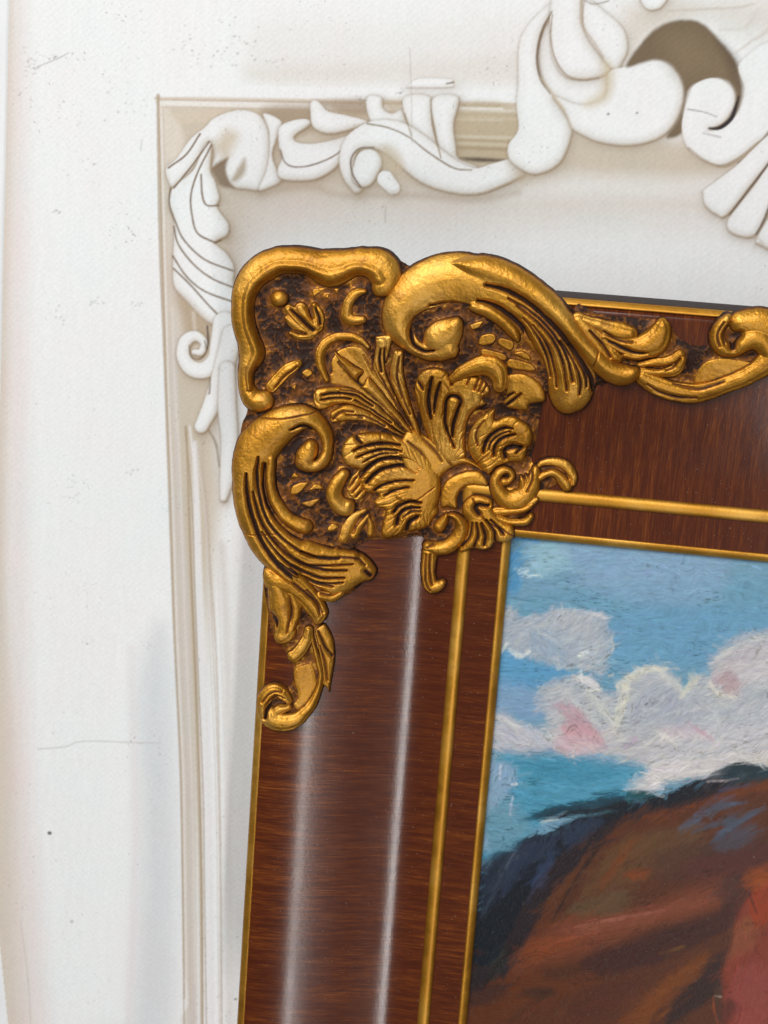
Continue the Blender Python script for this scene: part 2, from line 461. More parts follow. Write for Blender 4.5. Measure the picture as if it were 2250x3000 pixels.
 ('corner','acanthus_lobe',[('p',4.2,5.43,[(-43.85,61.79),(-42.66,65.24),(-40.05,67.77),(-35.14,68.72),(-31.11,67.55),(-29.22,64.66),(-25.07,65.8),(-19.19,66.59),(-15.1,64.41),(-13.1,60.49),(-16.13,57.63),(-14.02,55.75),(-11.19,54.36),(-15.25,51.99),(-19.15,50.58),(-21.12,46.21),(-21.46,39.86),(-20.81,34.14),(-22.79,30.32),(-29.81,29.14),(-36.49,37.36),(-40.47,45.41),(-43.43,54.57),(-44.21,58.65)]),('g',2.2,[(-36.8,64.34,0.44),(-37.6,60.41,0.99),(-37.84,55.21,0.99),(-37.08,50.07,0.79),(-36.31,47.0,0.35)]),('g',2.0,[(-33.48,62.59,0.35),(-34.51,58.63,0.89),(-35.27,53.89,0.89),(-35.55,49.69,0.44)]),('g',2.2,[(-26.17,35.88,0.35),(-28.48,40.39,0.59),(-30.49,45.45,0.74),(-30.69,50.67,0.84),(-30.69,54.32,0.79),(-29.45,57.14,0.89),(-26.47,57.31,0.99),(-24.86,55.38,0.89),(-26.01,51.11,0.89),(-27.19,45.77,0.89),(-27.38,40.49,0.64)]),('g',1.5,[(-42.41,62.03,0.59),(-41.1,60.61,0.69),(-40.28,59.13,0.3)]),('g',1.6,[(-28.81,65.06,0.59),(-28.99,62.23,0.44)]),('g',1.1,[(-18.32,65.51,0.39),(-19.75,61.02,0.39)]),('g',1.1,[(-16.45,64.91,0.39),(-18.13,60.4,0.39)]),('g',1.1,[(-14.81,63.27,0.39),(-16.62,60.03,0.39)]),('g',1.0,[(-21.99,65.17,0.35),(-22.83,62.79,0.3)]),('g',2.4,[(-12.45,55.51,1.18),(-16.73,52.77,2.07),(-19.52,49.64,1.88),(-21.07,44.25,1.38),(-21.43,38.96,1.09),(-20.69,33.53,0.59)])]),
 ('corner','acanthus_lobe',[('p',4.6,5.92,[(-19.91,45.7),(-17.16,49.63),(-11.08,53.96),(-10.55,49.21),(-7.29,50.98),(-3.36,51.56),(0.5,49.84),(3.48,47.94),(5.27,44.44),(5.02,40.22),(3.67,38.52),(3.51,35.62),(2.19,32.37),(-2.75,31.38),(-8.09,29.07),(-10.83,25.73),(-12.88,26.04),(-18.92,31.63),(-21.31,36.62),(-21.17,41.9)]),('g',1.9,[(-14.34,35.05,0.54),(-13.56,39.59,0.99),(-10.69,43.54,0.99),(-6.88,46.01,0.89),(-3.42,46.34,0.3)]),('g',1.9,[(-10.01,34.43,0.64),(-9.71,38.39,0.89),(-7.06,41.79,0.89),(-2.23,43.94,0.49)]),('g',1.4,[(-12.19,36.57,0.44),(-11.63,39.25,0.59),(-8.63,42.69,0.59),(-4.31,44.94,0.3)]),('g',2.2,[(-5.19,33.85,0.99),(-5.91,36.66,0.99),(-3.55,38.46,1.28),(0.92,38.89,0.79)]),('g',1.4,[(-1.1,36.07,0.39),(0.71,38.35,0.69)]),('g',1.0,[(-15.03,48.37,0.35),(-17.05,45.03,0.54),(-17.65,41.3,0.54),(-16.8,37.7,0.3)]),('g',0.6,[(-16.68,29.65,0.25),(-14.36,32.19,0.25),(-11.57,35.06,0.25)])]),
 ('corner','acanthus_lobe',[('p',3.8,2.88,[(-83.94,52.34),(-83.42,55.8),(-79.82,57.43),(-73.1,57.89),(-66.91,56.96),(-61.17,53.77),(-55.28,48.96),(-48.63,42.88),(-44.26,38.78),(-49.73,40.88),(-57.5,45.51),(-63.91,48.9),(-70.16,50.48),(-75.02,49.7),(-79.81,47.51),(-82.44,48.11)]),('g',1.7,[(-80.02,54.01,0.5),(-75.18,55.05,0.75),(-67.2,54.61,0.56),(-60.17,50.66,0.44)]),('g',1.5,[(-80.2,52.09,0.38),(-75.06,53.16,0.63),(-68.93,53.06,0.38)]),('g',1.2,[(-67.06,52.52,0.38),(-60.04,48.75,0.56),(-52.3,44.01,0.38)]),('g',0.9,[(-72.84,56.65,0.31),(-65.42,55.47,0.5),(-58.99,51.36,0.38)])]),
 ('corner','acanthus_lobe',[('p',4.0,2.76,[(-76.95,45.46),(-76.35,47.73),(-70.18,50.94),(-63.94,49.55),(-57.53,46.04),(-49.74,41.29),(-45.11,37.78),(-52.14,40.0),(-58.53,42.77),(-64.78,43.87),(-70.3,43.58),(-75.04,42.56),(-76.44,43.38)]),('g',1.2,[(-75.41,44.41,0.63),(-72.24,47.46,0.56),(-67.37,48.04,0.38)]),('g',1.0,[(-69.73,46.64,0.31),(-62.32,46.07,0.56),(-54.67,42.61,0.38)]),('g',0.8,[(-64.75,45.62,0.63),(-64.0,45.47,0.63)])]),
 ('corner','acanthus_lobe',[('p',4.4,8.39,[(-71.42,32.78),(-69.95,36.41),(-66.72,38.85),(-58.07,40.3),(-50.68,39.4),(-44.58,36.66),(-39.38,33.37),(-34.05,29.1),(-30.46,22.18),(-30.64,11.81),(-33.14,4.82),(-35.58,0.46),(-42.7,-1.76),(-46.59,-3.14),(-50.96,-4.58),(-53.49,-2.48),(-53.42,2.21),(-52.71,7.44),(-56.36,8.85),(-57.42,11.39),(-55.74,14.05),(-60.42,14.36),(-62.34,17.37),(-64.78,20.85),(-63.76,23.87),(-67.72,24.71),(-70.04,26.64),(-71.48,29.98)]),('g',1.9,[(-66.15,32.16,0.44),(-62.39,34.12,0.79),(-55.2,35.74,0.89),(-48.32,35.32,0.44)]),('g',1.6,[(-64.52,29.59,0.44),(-59.8,31.86,0.69),(-53.56,33.27,0.69),(-47.39,32.82,0.35)]),('g',2.3,[(-63.69,21.05,0.99),(-60.32,25.3,1.09),(-56.15,28.56,1.09),(-49.88,29.88,1.09),(-43.88,28.65,0.79),(-39.76,26.56,0.35)]),('g',2.2,[(-60.39,19.15,0.99),(-56.32,23.95,1.09),(-51.09,26.24,0.99),(-45.73,27.01,0.99),(-40.63,24.97,0.54)]),('g',1.7,[(-56.98,15.96,0.69),(-53.97,18.4,0.89),(-48.2,20.32,0.69),(-41.82,21.05,0.44)]),('g',1.6,[(-52.69,14.23,0.59),(-48.91,16.57,0.79),(-43.58,17.96,0.54)]),('g',2.0,[(-48.5,7.53,0.89),(-46.95,9.94,0.89),(-42.63,11.96,0.79),(-38.14,11.94,0.44)]),('g',2.0,[(-47.14,2.39,0.89),(-46.19,6.34,0.89),(-43.41,9.07,0.89),(-38.48,9.85,0.44)]),('g',2.2,[(-42.98,-0.02,1.09),(-41.99,3.42,1.28),(-38.92,5.77,0.89)]),('g',1.5,[(-66.2,38.75,0.59),(-65.0,36.78,0.89),(-63.34,35.24,0.59)]),('g',1.2,[(-61.96,27.78,0.35),(-55.85,31.13,0.54),(-49.05,31.97,0.39)]),('g',1.2,[(-44.62,5.37,0.39),(-41.35,8.13,0.59),(-37.86,8.32,0.3)]),('g',0.5,[(-47.72,13.79,0.2),(-43.6,11.65,0.2),(-38.76,13.46,0.2),(-33.13,18.49,0.2)])]),
 ('corner','acanthus_base',[('p',3.7,7.41,[(-33.57,17.8),(-42.86,21.37),(-47.9,29.35),(-48.46,36.99),(-44.43,42.31),(-36.72,39.27),(-29.9,35.71),(-21.04,32.38),(-15.77,29.78),(-12.4,26.0),(-20.75,28.79),(-27.13,26.13),(-31.3,21.09),(-32.57,14.77),(-30.31,8.72),(-32.51,4.36),(-34.79,1.04),(-36.74,6.67),(-37.68,12.34)]),('g',0.5,[(-38.31,12.54,0.2),(-34.77,15.36,0.2),(-31.16,20.81,0.2)]),('g',0.6,[(-45.36,36.84,0.39),(-40.13,33.04,0.69),(-35.69,27.16,0.39)]),('g',0.6,[(-39.04,38.21,0.39),(-34.23,33.93,0.69),(-30.86,29.59,0.39)]),('g',0.5,[(-31.24,34.73,0.39),(-28.92,30.8,0.59),(-26.66,27.93,0.35)])]),
 ('corner','comma_scroll',[('s',4.4,[(-69.5,22.17,2.66),(-71.94,18.47,3.35),(-73.11,13.8,3.58),(-71.13,9.77,3.93),(-68.09,8.1,4.15),(-66.69,9.19,2.89)])]),
 ('corner','ribbed_leaf',[('p',2.6,2.96,[(-67.57,20.02),(-63.49,24.83),(-62.69,20.25),(-60.06,14.18),(-64.0,10.65),(-68.45,14.84)]),('g',1.2,[(-67.56,16.78,0.44),(-64.42,21.02,0.39)]),('g',1.2,[(-65.94,14.54,0.44),(-63.26,18.25,0.39)]),('g',1.2,[(-64.36,12.81,0.44),(-61.64,16.01,0.39)])]),
 ('corner','small_leaf',[('s',2.4,[(-68.15,-4.87,2.42),(-66.28,0.41,2.77),(-64.11,4.66,1.97),(-60.34,7.15,1.16)]),('s',2.2,[(-64.05,-3.69,1.85),(-61.88,0.57,1.61),(-58.96,4.85,1.16)]),('s',2.0,[(-57.49,-2.42,1.85),(-57.74,1.23,1.61),(-58.69,4.31,0.92)]),('g',1.0,[(-64.33,-2.2,0.39),(-63.11,1.49,0.49),(-61.39,5.18,0.39)])]),
 ('corner','c_scroll',[('s',6.0,[(-84.18,25.11,3.46),(-80.75,25.07,3.01),(-77.76,28.03,3.12),(-76.84,32.65,2.77),(-78.06,38.14,3.35),(-81.59,42.46,4.15),(-87.36,44.58,5.66),(-94.18,41.75,7.22),(-99.98,36.93,8.38),(-104.72,30.93,9.24),(-107.61,23.53,8.08),(-108.74,16.27,6.47),(-108.53,9.62,6.0),(-106.56,2.07,6.0),(-103.07,-4.83,6.24),(-98.58,-11.13,6.47),(-92.67,-16.78,5.78),(-87.33,-21.02,4.62)]),('s',5.0,[(-83.28,32.68,3.46),(-84.53,29.05,4.97),(-85.36,26.46,4.62)]),('s',4.6,[(-99.01,26.25,2.3),(-99.32,18.57,2.89),(-98.13,11.51,3.35),(-95.25,6.13,3.58),(-90.9,1.9,3.7),(-86.23,-0.31,4.15),(-83.63,-0.55,3.58)]),('s',4.6,[(-104.03,24.76,2.54),(-104.03,17.6,3.01),(-102.56,10.04,3.12),(-99.56,2.6,3.35),(-94.66,-3.63,3.7),(-87.76,-8.2,4.27),(-80.58,-11.39,4.86),(-72.63,-12.33,4.05),(-63.28,-12.24,2.89)]),('p',4.0,8.39,[(-84.97,-5.74),(-81.98,-5.82),(-73.92,-8.55),(-69.53,-7.85),(-68.95,-11.48),(-62.0,-9.91),(-56.83,-13.14),(-53.43,-17.76),(-55.12,-22.15),(-59.57,-23.88),(-65.72,-28.31),(-70.56,-30.06),(-76.63,-28.07),(-84.96,-22.19),(-92.38,-17.03),(-96.92,-10.18),(-92.02,-6.04)]),('g',2.2,[(-108.45,19.86,0.35),(-108.17,14.77,0.79),(-106.71,7.2,0.99),(-103.94,-0.79,1.09),(-100.45,-7.7,1.18),(-94.86,-14.94,1.18),(-87.85,-21.08,1.18),(-80.55,-25.87,1.18),(-72.95,-28.81,0.89)]),('g',1.8,[(-104.0,26.92,0.35),(-104.23,20.27,0.79),(-103.28,12.68,0.79),(-100.94,5.19,0.79),(-97.23,-1.15,0.79),(-91.79,-6.31,0.79),(-85.48,-10.47,0.69),(-78.89,-12.7,0.44)]),('g',2.4,[(-101.53,24.1,0.59),(-101.47,15.93,0.99),(-99.91,9.41,1.33),(-97.03,4.04,1.28),(-93.72,0.24,1.18),(-88.92,-3.46,1.78),(-84.29,-5.46,1.68)]),('g',1.6,[(-105.47,12.47,0.3),(-102.58,2.45,0.64),(-98.04,-4.86,0.64),(-91.48,-11.47,0.64),(-83.64,-16.08,0.64),(-73.62,-18.22,0.64),(-65.75,-17.92,0.39)]),('g',1.6,[(-100.66,-4.08,0.35),(-94.03,-11.72,0.64),(-86.03,-17.81,0.64),(-75.88,-21.45,0.64),(-66.53,-21.1,0.39)]),('g',1.3,[(-95.9,-6.2,0.3),(-89.39,-12.33,0.59),(-81.13,-16.46,0.59),(-71.3,-16.03,0.49),(-63.46,-15.22,0.3)]),('g',1.3,[(-92.21,-16.23,0.3),(-83.82,-21.32,0.59),(-74.75,-23.77,0.59),(-66.88,-23.22,0.35)]),('g',1.6,[(-83.94,-11.15,0.54),(-78.4,-12.67,0.84),(-73.45,-13.08,0.99),(-69.28,-12.92,0.84)]),('g',1.3,[(-88.04,-17.95,0.3),(-80.72,-23.25,0.59),(-70.72,-24.93,0.39)]),('g',1.4,[(-58.07,-18.18,1.09),(-56.21,-19.96,1.09)]),('g',0.9,[(-68.59,-12.27,0.69),(-62.14,-12.81,0.69),(-58.5,-15.57,0.44)]),('g',1.8,[(-91.52,39.21,0.39),(-86.68,41.35,0.79),(-82.09,38.39,0.99),(-79.83,33.48,1.09),(-80.06,29.41,0.79),(-81.41,27.56,0.39)]),('g',0.6,[(-110.03,43.46,0.25),(-99.84,42.88,0.25),(-91.83,44.11,0.25),(-81.19,47.39,0.25)]),('g',0.5,[(-109.1,-5.46,0.2),(-102.13,-5.38,0.2),(-94.46,-4.49,0.2)])]),
 ('corner','lattice_facet',[('p',1.9,1.28,[(-90.83,12.32),(-89.57,16.53),(-83.1,18.38),(-85.65,13.85),(-88.04,12.03)])]),
 ('corner','lattice_facet',[('p',1.9,1.28,[(-83.91,13.87),(-81.55,17.19),(-78.72,17.46),(-77.02,15.39),(-80.5,14.58)])]),
 ('corner','lattice_facet',[('p',1.9,1.28,[(-86.36,9.17),(-78.11,11.73),(-81.92,7.29)])]),
 ('corner','lattice_facet',[('p',1.9,1.28,[(-93.59,14.12),(-90.84,16.63),(-92.82,13.16)])]),
 ('corner','lattice_facet',[('p',1.9,1.28,[(-90.74,19.1),(-89.39,21.77),(-86.74,19.42)])]),
 ('corner','lattice_facet',[('p',1.9,1.28,[(-75.09,-1.06),(-72.8,1.64),(-69.72,-0.31),(-73.52,-2.55)])]),
 ('corner','bead',[('s',4.4,[(-100.12,90.89,3.7),(-99.47,90.94,3.7)])]),
 ('corner','small_leaf',[('s',3.4,[(-95.5,87.07,2.3),(-91.57,83.97,3.7),(-87.41,80.37,3.12)]),('s',3.4,[(-90.83,87.94,2.89),(-88.38,84.22,3.46),(-85.68,80.0,3.12)]),('s',3.2,[(-85.59,89.58,1.5),(-83.72,85.55,2.66),(-83.97,81.1,2.77)]),('s',2.8,[(-94.24,77.58,1.38),(-90.72,77.23,2.3),(-86.81,77.68,2.42)]),('s',3.0,[(-96.09,83.58,1.61),(-92.42,80.94,2.66),(-87.83,78.6,2.42)]),('g',2.0,[(-94.22,86.88,0.54),(-89.78,83.23,0.89),(-85.41,79.74,0.79)]),('g',1.6,[(-84.75,88.28,0.54),(-83.26,84.71,0.69),(-82.9,82.02,0.44)]),('g',1.5,[(-93.7,78.6,0.35),(-90.93,78.0,0.69),(-88.22,77.86,0.44)]),('g',1.6,[(-87.64,88.28,0.79),(-86.91,85.89,0.79),(-86.32,84.23,0.44)])]),
 ('corner','hook_scroll',[('s',3.0,[(-65.89,96.53,1.38),(-69.28,95.53,2.08),(-71.68,92.42,2.42),(-72.53,88.44,2.54),(-72.14,85.52,2.66),(-68.88,84.8,2.3),(-65.93,85.3,1.85)]),('g',1.0,[(-68.59,92.77,0.49),(-69.85,89.26,0.79),(-69.5,87.33,0.59)])]),
 ('corner','bar_leaf',[('s',3.0,[(-100.93,55.42,2.66),(-98.12,59.17,2.89),(-94.82,62.94,2.77),(-90.73,65.77,1.97)]),('g',0.9,[(-99.33,55.51,0.35),(-95.82,60.05,0.49),(-91.08,64.43,0.35)])]),
 ('corner','small_chip',[('p',2.0,0.99,[(-89.14,62.36),(-86.55,64.3),(-84.22,62.22),(-86.79,60.3)])]),
 ('corner','lattice_facet',[('p',1.6,0.99,[(-86.79,96.02),(-80.53,96.76),(-84.87,93.15),(-86.43,92.73)])]),
 ('corner','lattice_facet',[('p',1.6,0.99,[(-78.74,96.66),(-75.6,97.16),(-76.89,94.29)])]),
 ('corner','lattice_facet',[('p',1.6,0.99,[(-93.04,56.02),(-90.64,57.73),(-90.95,54.7)])]),
 ('corner','lattice_facet',[('p',1.6,0.99,[(-82.37,92.96),(-79.99,94.62),(-79.83,92.19)])]),
 ('corner','arched_lip',[('p',3.0,2.72,[(-30.06,10.23),(-30.48,17.98),(-27.9,22.63),(-22.58,25.98),(-16.08,27.22),(-12.02,24.16),(-11.35,20.62),(-17.51,20.17),(-21.66,18.06),(-22.9,14.57),(-22.79,10.17),(-26.89,10.28)]),('g',1.4,[(-22.23,11.33,0.69),(-22.01,16.01,1.09),(-18.8,18.91,1.28),(-13.27,19.45,0.99)])]),
 ('corner','scallop_shell',[('p',4.4,5.43,[(-21.16,8.67),(-20.94,13.37),(-17.67,16.79),(-12.63,17.29),(-8.83,15.59),(-8.02,12.05),(-5.69,8.66),(-3.54,7.31),(0.72,5.14),(1.37,0.39),(-1.8,-2.03),(-6.24,-2.34),(-7.67,-4.68),(-11.1,-6.34),(-15.23,-5.87),(-18.14,-7.85),(-21.23,-7.65),(-20.59,-4.33),(-18.34,0.61),(-18.88,5.78)]),('g',2.2,[(-13.92,9.3,0.89),(-15.53,11.48,1.09),(-14.25,13.16,0.99),(-10.45,13.17,0.74)]),('g',1.8,[(-12.58,5.54,0.39),(-10.52,0.55,0.99),(-10.69,-3.39,0.69)]),('g',1.5,[(-14.6,5.34,0.35),(-13.55,0.24,0.74),(-14.66,-4.68,0.59)]),('g',1.7,[(-10.67,7.03,0.39),(-7.17,2.97,0.79),(-6.29,-1.21,0.74)]),('g',1.7,[(-8.66,7.23,0.39),(-3.97,3.03,0.89),(-3.1,1.82,0.39)]),('g',1.4,[(-16.36,5.16,0.35),(-17.04,-0.64,0.59),(-19.76,-4.84,0.74)]),('g',0.8,[(-16.99,15.47,0.25),(-12.84,8.63,0.3),(-8.5,5.43,0.3),(-3.24,3.37,0.3),(1.26,1.02,0.3)])]),
 ('corner','shell_lobe',[('s',3.2,[(-7.0,10.46,2.42),(-1.5,11.42,2.08),(4.92,13.2,1.73),(7.25,15.23,1.38)])]),
 ('corner','shell_lobe',[('s',3.2,[(-6.27,7.93,1.85),(-0.59,6.84,1.85),(4.93,7.5,1.85),(7.31,10.22,1.5)])]),
 ('corner','volute',[('s',4.6,[(-4.82,23.48,2.42),(-2.86,24.18,1.85),(-1.9,26.33,1.85),(-3.74,28.35,1.85),(-6.84,27.54,2.42),(-8.54,23.89,2.77),(-7.23,19.39,3.58),(-3.41,16.15,4.5),(1.13,16.34,4.97),(4.42,18.98,4.39),(6.58,22.79,3.46),(7.3,26.96,3.01),(7.42,30.04,2.08)]),('s',3.6,[(3.36,19.28,2.89),(2.69,23.84,1.97),(1.68,26.57,0.92)]),('s',3.2,[(4.67,21.42,2.3),(4.29,25.5,1.38),(3.6,27.48,0.69)]),('s',3.0,[(0.35,13.24,2.77),(5.75,15.06,2.42),(8.81,17.43,1.61)]),('g',1.0,[(5.44,29.97,0.39),(6.32,25.97,0.49),(4.79,20.7,0.39)])]),
 ('corner','curled_tail',[('s',2.6,[(7.85,30.39,1.5),(10.15,32.68,1.85),(14.1,33.32,2.3),(18.95,32.23,2.77),(22.32,28.45,2.42),(22.99,25.19,1.5)]),('s',3.7,[(9.48,26.56,2.08),(12.53,28.8,2.08),(16.06,28.63,2.42),(19.04,26.21,3.01),(20.61,23.95,2.54)]),('g',1.4,[(9.71,29.87,0.49),(14.35,31.09,0.69),(19.02,29.23,0.59),(20.75,26.85,0.3)])]),
 ('corner','volute',[('s',4.6,[(-25.57,7.74,1.38),(-23.48,7.16,1.97),(-21.56,5.53,2.66),(-20.56,2.77,3.23),(-21.71,-1.79,3.58),(-25.49,-5.75,3.58),(-30.5,-7.3,3.23),(-33.62,-6.63,2.77)]),('s',4.2,[(-27.11,7.53,1.28),(-28.32,4.81,2.42),(-29.74,2.05,2.77)]),('g',0.9,[(-34.03,-7.02,0.59),(-31.62,-5.25,0.59)])]),
 ('corner','curled_tail',[('s',3.6,[(-32.94,-9.6,3.46),(-33.07,-15.69,3.35),(-32.6,-20.42,3.35),(-31.2,-23.75,3.23),(-28.25,-23.19,2.66),(-26.74,-21.43,1.85)]),('g',1.0,[(-34.19,-10.19,0.35),(-34.2,-16.52,0.44),(-33.2,-22.8,0.39),(-31.29,-25.55,0.3)]),('g',1.2,[(-32.51,-10.06,0.39),(-32.37,-16.37,0.49),(-30.85,-22.59,0.44)])]),
 ('drop','leaf',[('s',4.6,[(-97.77,-20.77,2.3),(-94.47,-24.1,5.19),(-88.25,-25.09,6.35),(-82.49,-28.92,5.08),(-78.22,-33.46,4.62),(-75.73,-37.6,3.58),(-76.51,-41.08,1.38)]),('g',1.3,[(-96.18,-18.86,0.3),(-87.68,-23.82,0.64),(-81.41,-28.15,0.64),(-76.66,-32.67,0.49),(-74.88,-37.37,0.3)]),('g',1.0,[(-80.98,-27.07,0.35),(-77.25,-31.11,0.54),(-74.2,-36.29,0.39)])]),
 ('drop','leaf',[('s',4.4,[(-93.82,-26.69,4.05),(-91.96,-31.77,5.55),(-91.16,-36.46,5.66),(-89.35,-41.06,5.31),(-89.06,-45.83,4.74),(-90.47,-48.08,3.46)]),('s',3.8,[(-87.57,-29.37,3.46),(-85.21,-35.02,2.89),(-85.42,-39.8,2.3),(-86.59,-45.73,1.73)]),('g',2.0,[(-95.23,-39.3,1.48),(-93.05,-40.92,1.18),(-92.62,-43.8,0.49)]),('g',1.0,[(-88.06,-30.15,0.39),(-86.89,-36.93,0.59),(-87.9,-45.49,0.35)]),('g',1.6,[(-82.73,-35.07,0.3),(-82.97,-39.32,0.59),(-84.43,-44.18,0.59)])]),
 ('drop','comma_leaf',[('s',3.8,[(-79.38,-44.26,2.2),(-79.87,-48.55,2.77),(-82.11,-52.94,3.12),(-84.44,-56.02,3.01),(-85.49,-55.55,2.42)])]),
 ('drop','leaf_stem',[('s',4.6,[(-78.76,-44.9,0.81),(-76.71,-51.49,1.16),(-74.71,-57.86,1.5),(-73.38,-63.21,1.5),(-73.54,-68.62,1.61),(-75.54,-75.19,2.2),(-78.38,-79.63,2.77),(-82.19,-83.61,3.58),(-87.2,-85.27,4.39),(-92.45,-84.29,4.62),(-95.6,-80.12,3.81),(-95.55,-74.68,3.58),(-92.17,-71.32,3.23),(-88.21,-72.57,2.89),(-85.99,-75.39,2.08)]),('s',3.8,[(-85.65,-78.24,1.85),(-89.17,-79.6,2.66),(-91.62,-82.29,2.3)]),('g',2.2,[(-94.87,-83.6,0.74),(-94.06,-79.43,1.09),(-91.46,-76.43,1.09),(-87.31,-76.71,0.79)]),('g',1.0,[(-96.45,-76.45,0.39),(-93.01,-72.26,0.54),(-88.4,-71.27,0.39)]),('g',1.0,[(-94.82,-77.34,0.39),(-91.36,-73.71,0.54),(-87.22,-73.88,0.39)])]),
 ('drop','side_leaf',[('p',2.4,3.46,[(-76.44,-43.31),(-73.46,-41.49),(-71.2,-44.19),(-68.83,-50.02),(-68.13,-56.99),(-68.71,-63.49),(-69.44,-71.76),(-70.68,-69.62),(-73.07,-67.51),(-73.74,-60.93),(-75.24,-52.9),(-77.2,-45.47)]),('g',1.2,[(-75.65,-44.84,0.39),(-72.52,-51.14,0.69),(-69.27,-55.33,0.59)]),('g',1.0,[(-74.51,-51.2,0.35),(-72.05,-58.64,0.54),(-70.57,-66.14,0.35)])]),
 ('drop','inner_panel',[('p',1.4,1.97,[(-84.37,-61.56),(-77.48,-58.8),(-75.16,-63.86),(-74.57,-69.26),(-76.89,-76.41),(-80.11,-81.71),(-84.41,-77.83),(-82.51,-73.91),(-84.52,-67.51)])]),
 ('drop','tip_leaf',[('s',3.2,[(-75.64,-29.45,2.2),(-71.15,-29.81,2.66),(-67.78,-28.26,1.97)]),('g',0.9,[(-75.44,-28.4,0.35),(-71.46,-28.89,0.49),(-68.1,-27.35,0.35)])]),
 ('side','leaf',[('s',4.2,[(20.87,92.53,2.3),(28.72,90.31,3.58),(34.14,88.6,4.74),(38.9,88.52,3.46)]),('s',4.8,[(29.11,86.5,2.3),(36.5,84.22,3.81),(43.21,83.83,4.86),(48.4,86.22,6.0),(50.73,90.75,4.27),(50.6,94.08,2.3)]),('g',1.6,[(29.67,85.63,0.49),(35.12,83.67,0.89),(40.57,81.7,0.79),(46.28,81.71,0.39)]),('g',1.0,[(28.85,88.95,0.35),(34.39,86.04,0.64),(40.15,85.56,0.39)])]),
 ('side','leaf',[('s',4.2,[(18.5,92.33,3.46),(25.42,85.19,4.86),(30.24,80.21,4.74),(35.2,78.67,2.3)]),('s',3.4,[(37.93,80.1,1.61),(42.74,79.78,1.61),(49.18,81.82,1.73)]),('g',1.3,[(23.65,88.51,0.39),(29.45,83.18,0.74),(32.27,79.0,0.49)])]),
 ('side','fingered_leaf',[('s',3.2,[(44.06,76.67,1.61),(49.63,78.01,2.08),(55.23,79.0,2.66),(59.08,82.43,2.08)]),('s',3.2,[(44.37,73.95,1.97),(51.98,74.39,2.42),(57.52,75.88,3.01),(60.23,80.08,1.85)]),('g',1.4,[(46.93,76.09,0.39),(52.62,76.35,0.69),(57.14,78.24,0.54)]),('g',1.0,[(54.62,75.54,0.39),(57.26,77.26,0.54),(58.77,80.35,0.35)])]),
 ('side','sweep_scroll',[('s',4.6,[(45.56,71.65,3.23),(51.64,68.94,4.15),(58.56,67.21,4.39),(65.76,67.06,4.5),(71.73,68.77,4.05),(77.95,71.85,3.81),(84.1,75.14,4.05),(90.03,79.62,4.62),(94.08,83.88,5.31),(98.35,86.66,4.05)]),('g',1.0,[(47.72,69.42,0.35),(53.83,66.45,0.64),(61.15,65.36,0.64),(67.32,65.68,0.44)]),('g',0.8,[(58.12,70.37,0.39),(67.8,69.25,0.59),(76.77,73.07,0.49)])]),
 ('side','inner_panel',[('p',1.5,1.97,[(65.14,72.72),(68.47,79.97),(75.69,82.57),(85.19,81.94),(90.01,81.14),(86.07,75.86),(77.2,71.56),(67.96,69.46)])]),
 ('side','volute',[('s',4.8,[(75.08,97.53,2.66),(72.45,94.0,3.01),(72.03,89.68,3.35),(74.56,86.3,3.58),(78.83,85.94,3.58),(82.25,88.4,3.81),(85.67,90.84,4.86),(89.8,89.53,4.86),(92.42,85.68,4.05)]),('s',4.4,[(80.35,96.53,4.86),(87.78,96.68,6.35),(94.5,94.88,6.93),(100.36,92.54,5.19)]),('g',2.4,[(78.18,86.91,1.48),(78.28,89.79,1.68),(80.36,91.87,1.18)]),('g',1.0,[(73.8,96.05,0.39),(72.03,91.16,0.59),(73.48,86.98,0.39)]),('g',1.0,[(76.11,96.24,0.39),(74.06,91.81,0.59),(75.28,87.62,0.39)])]),
]
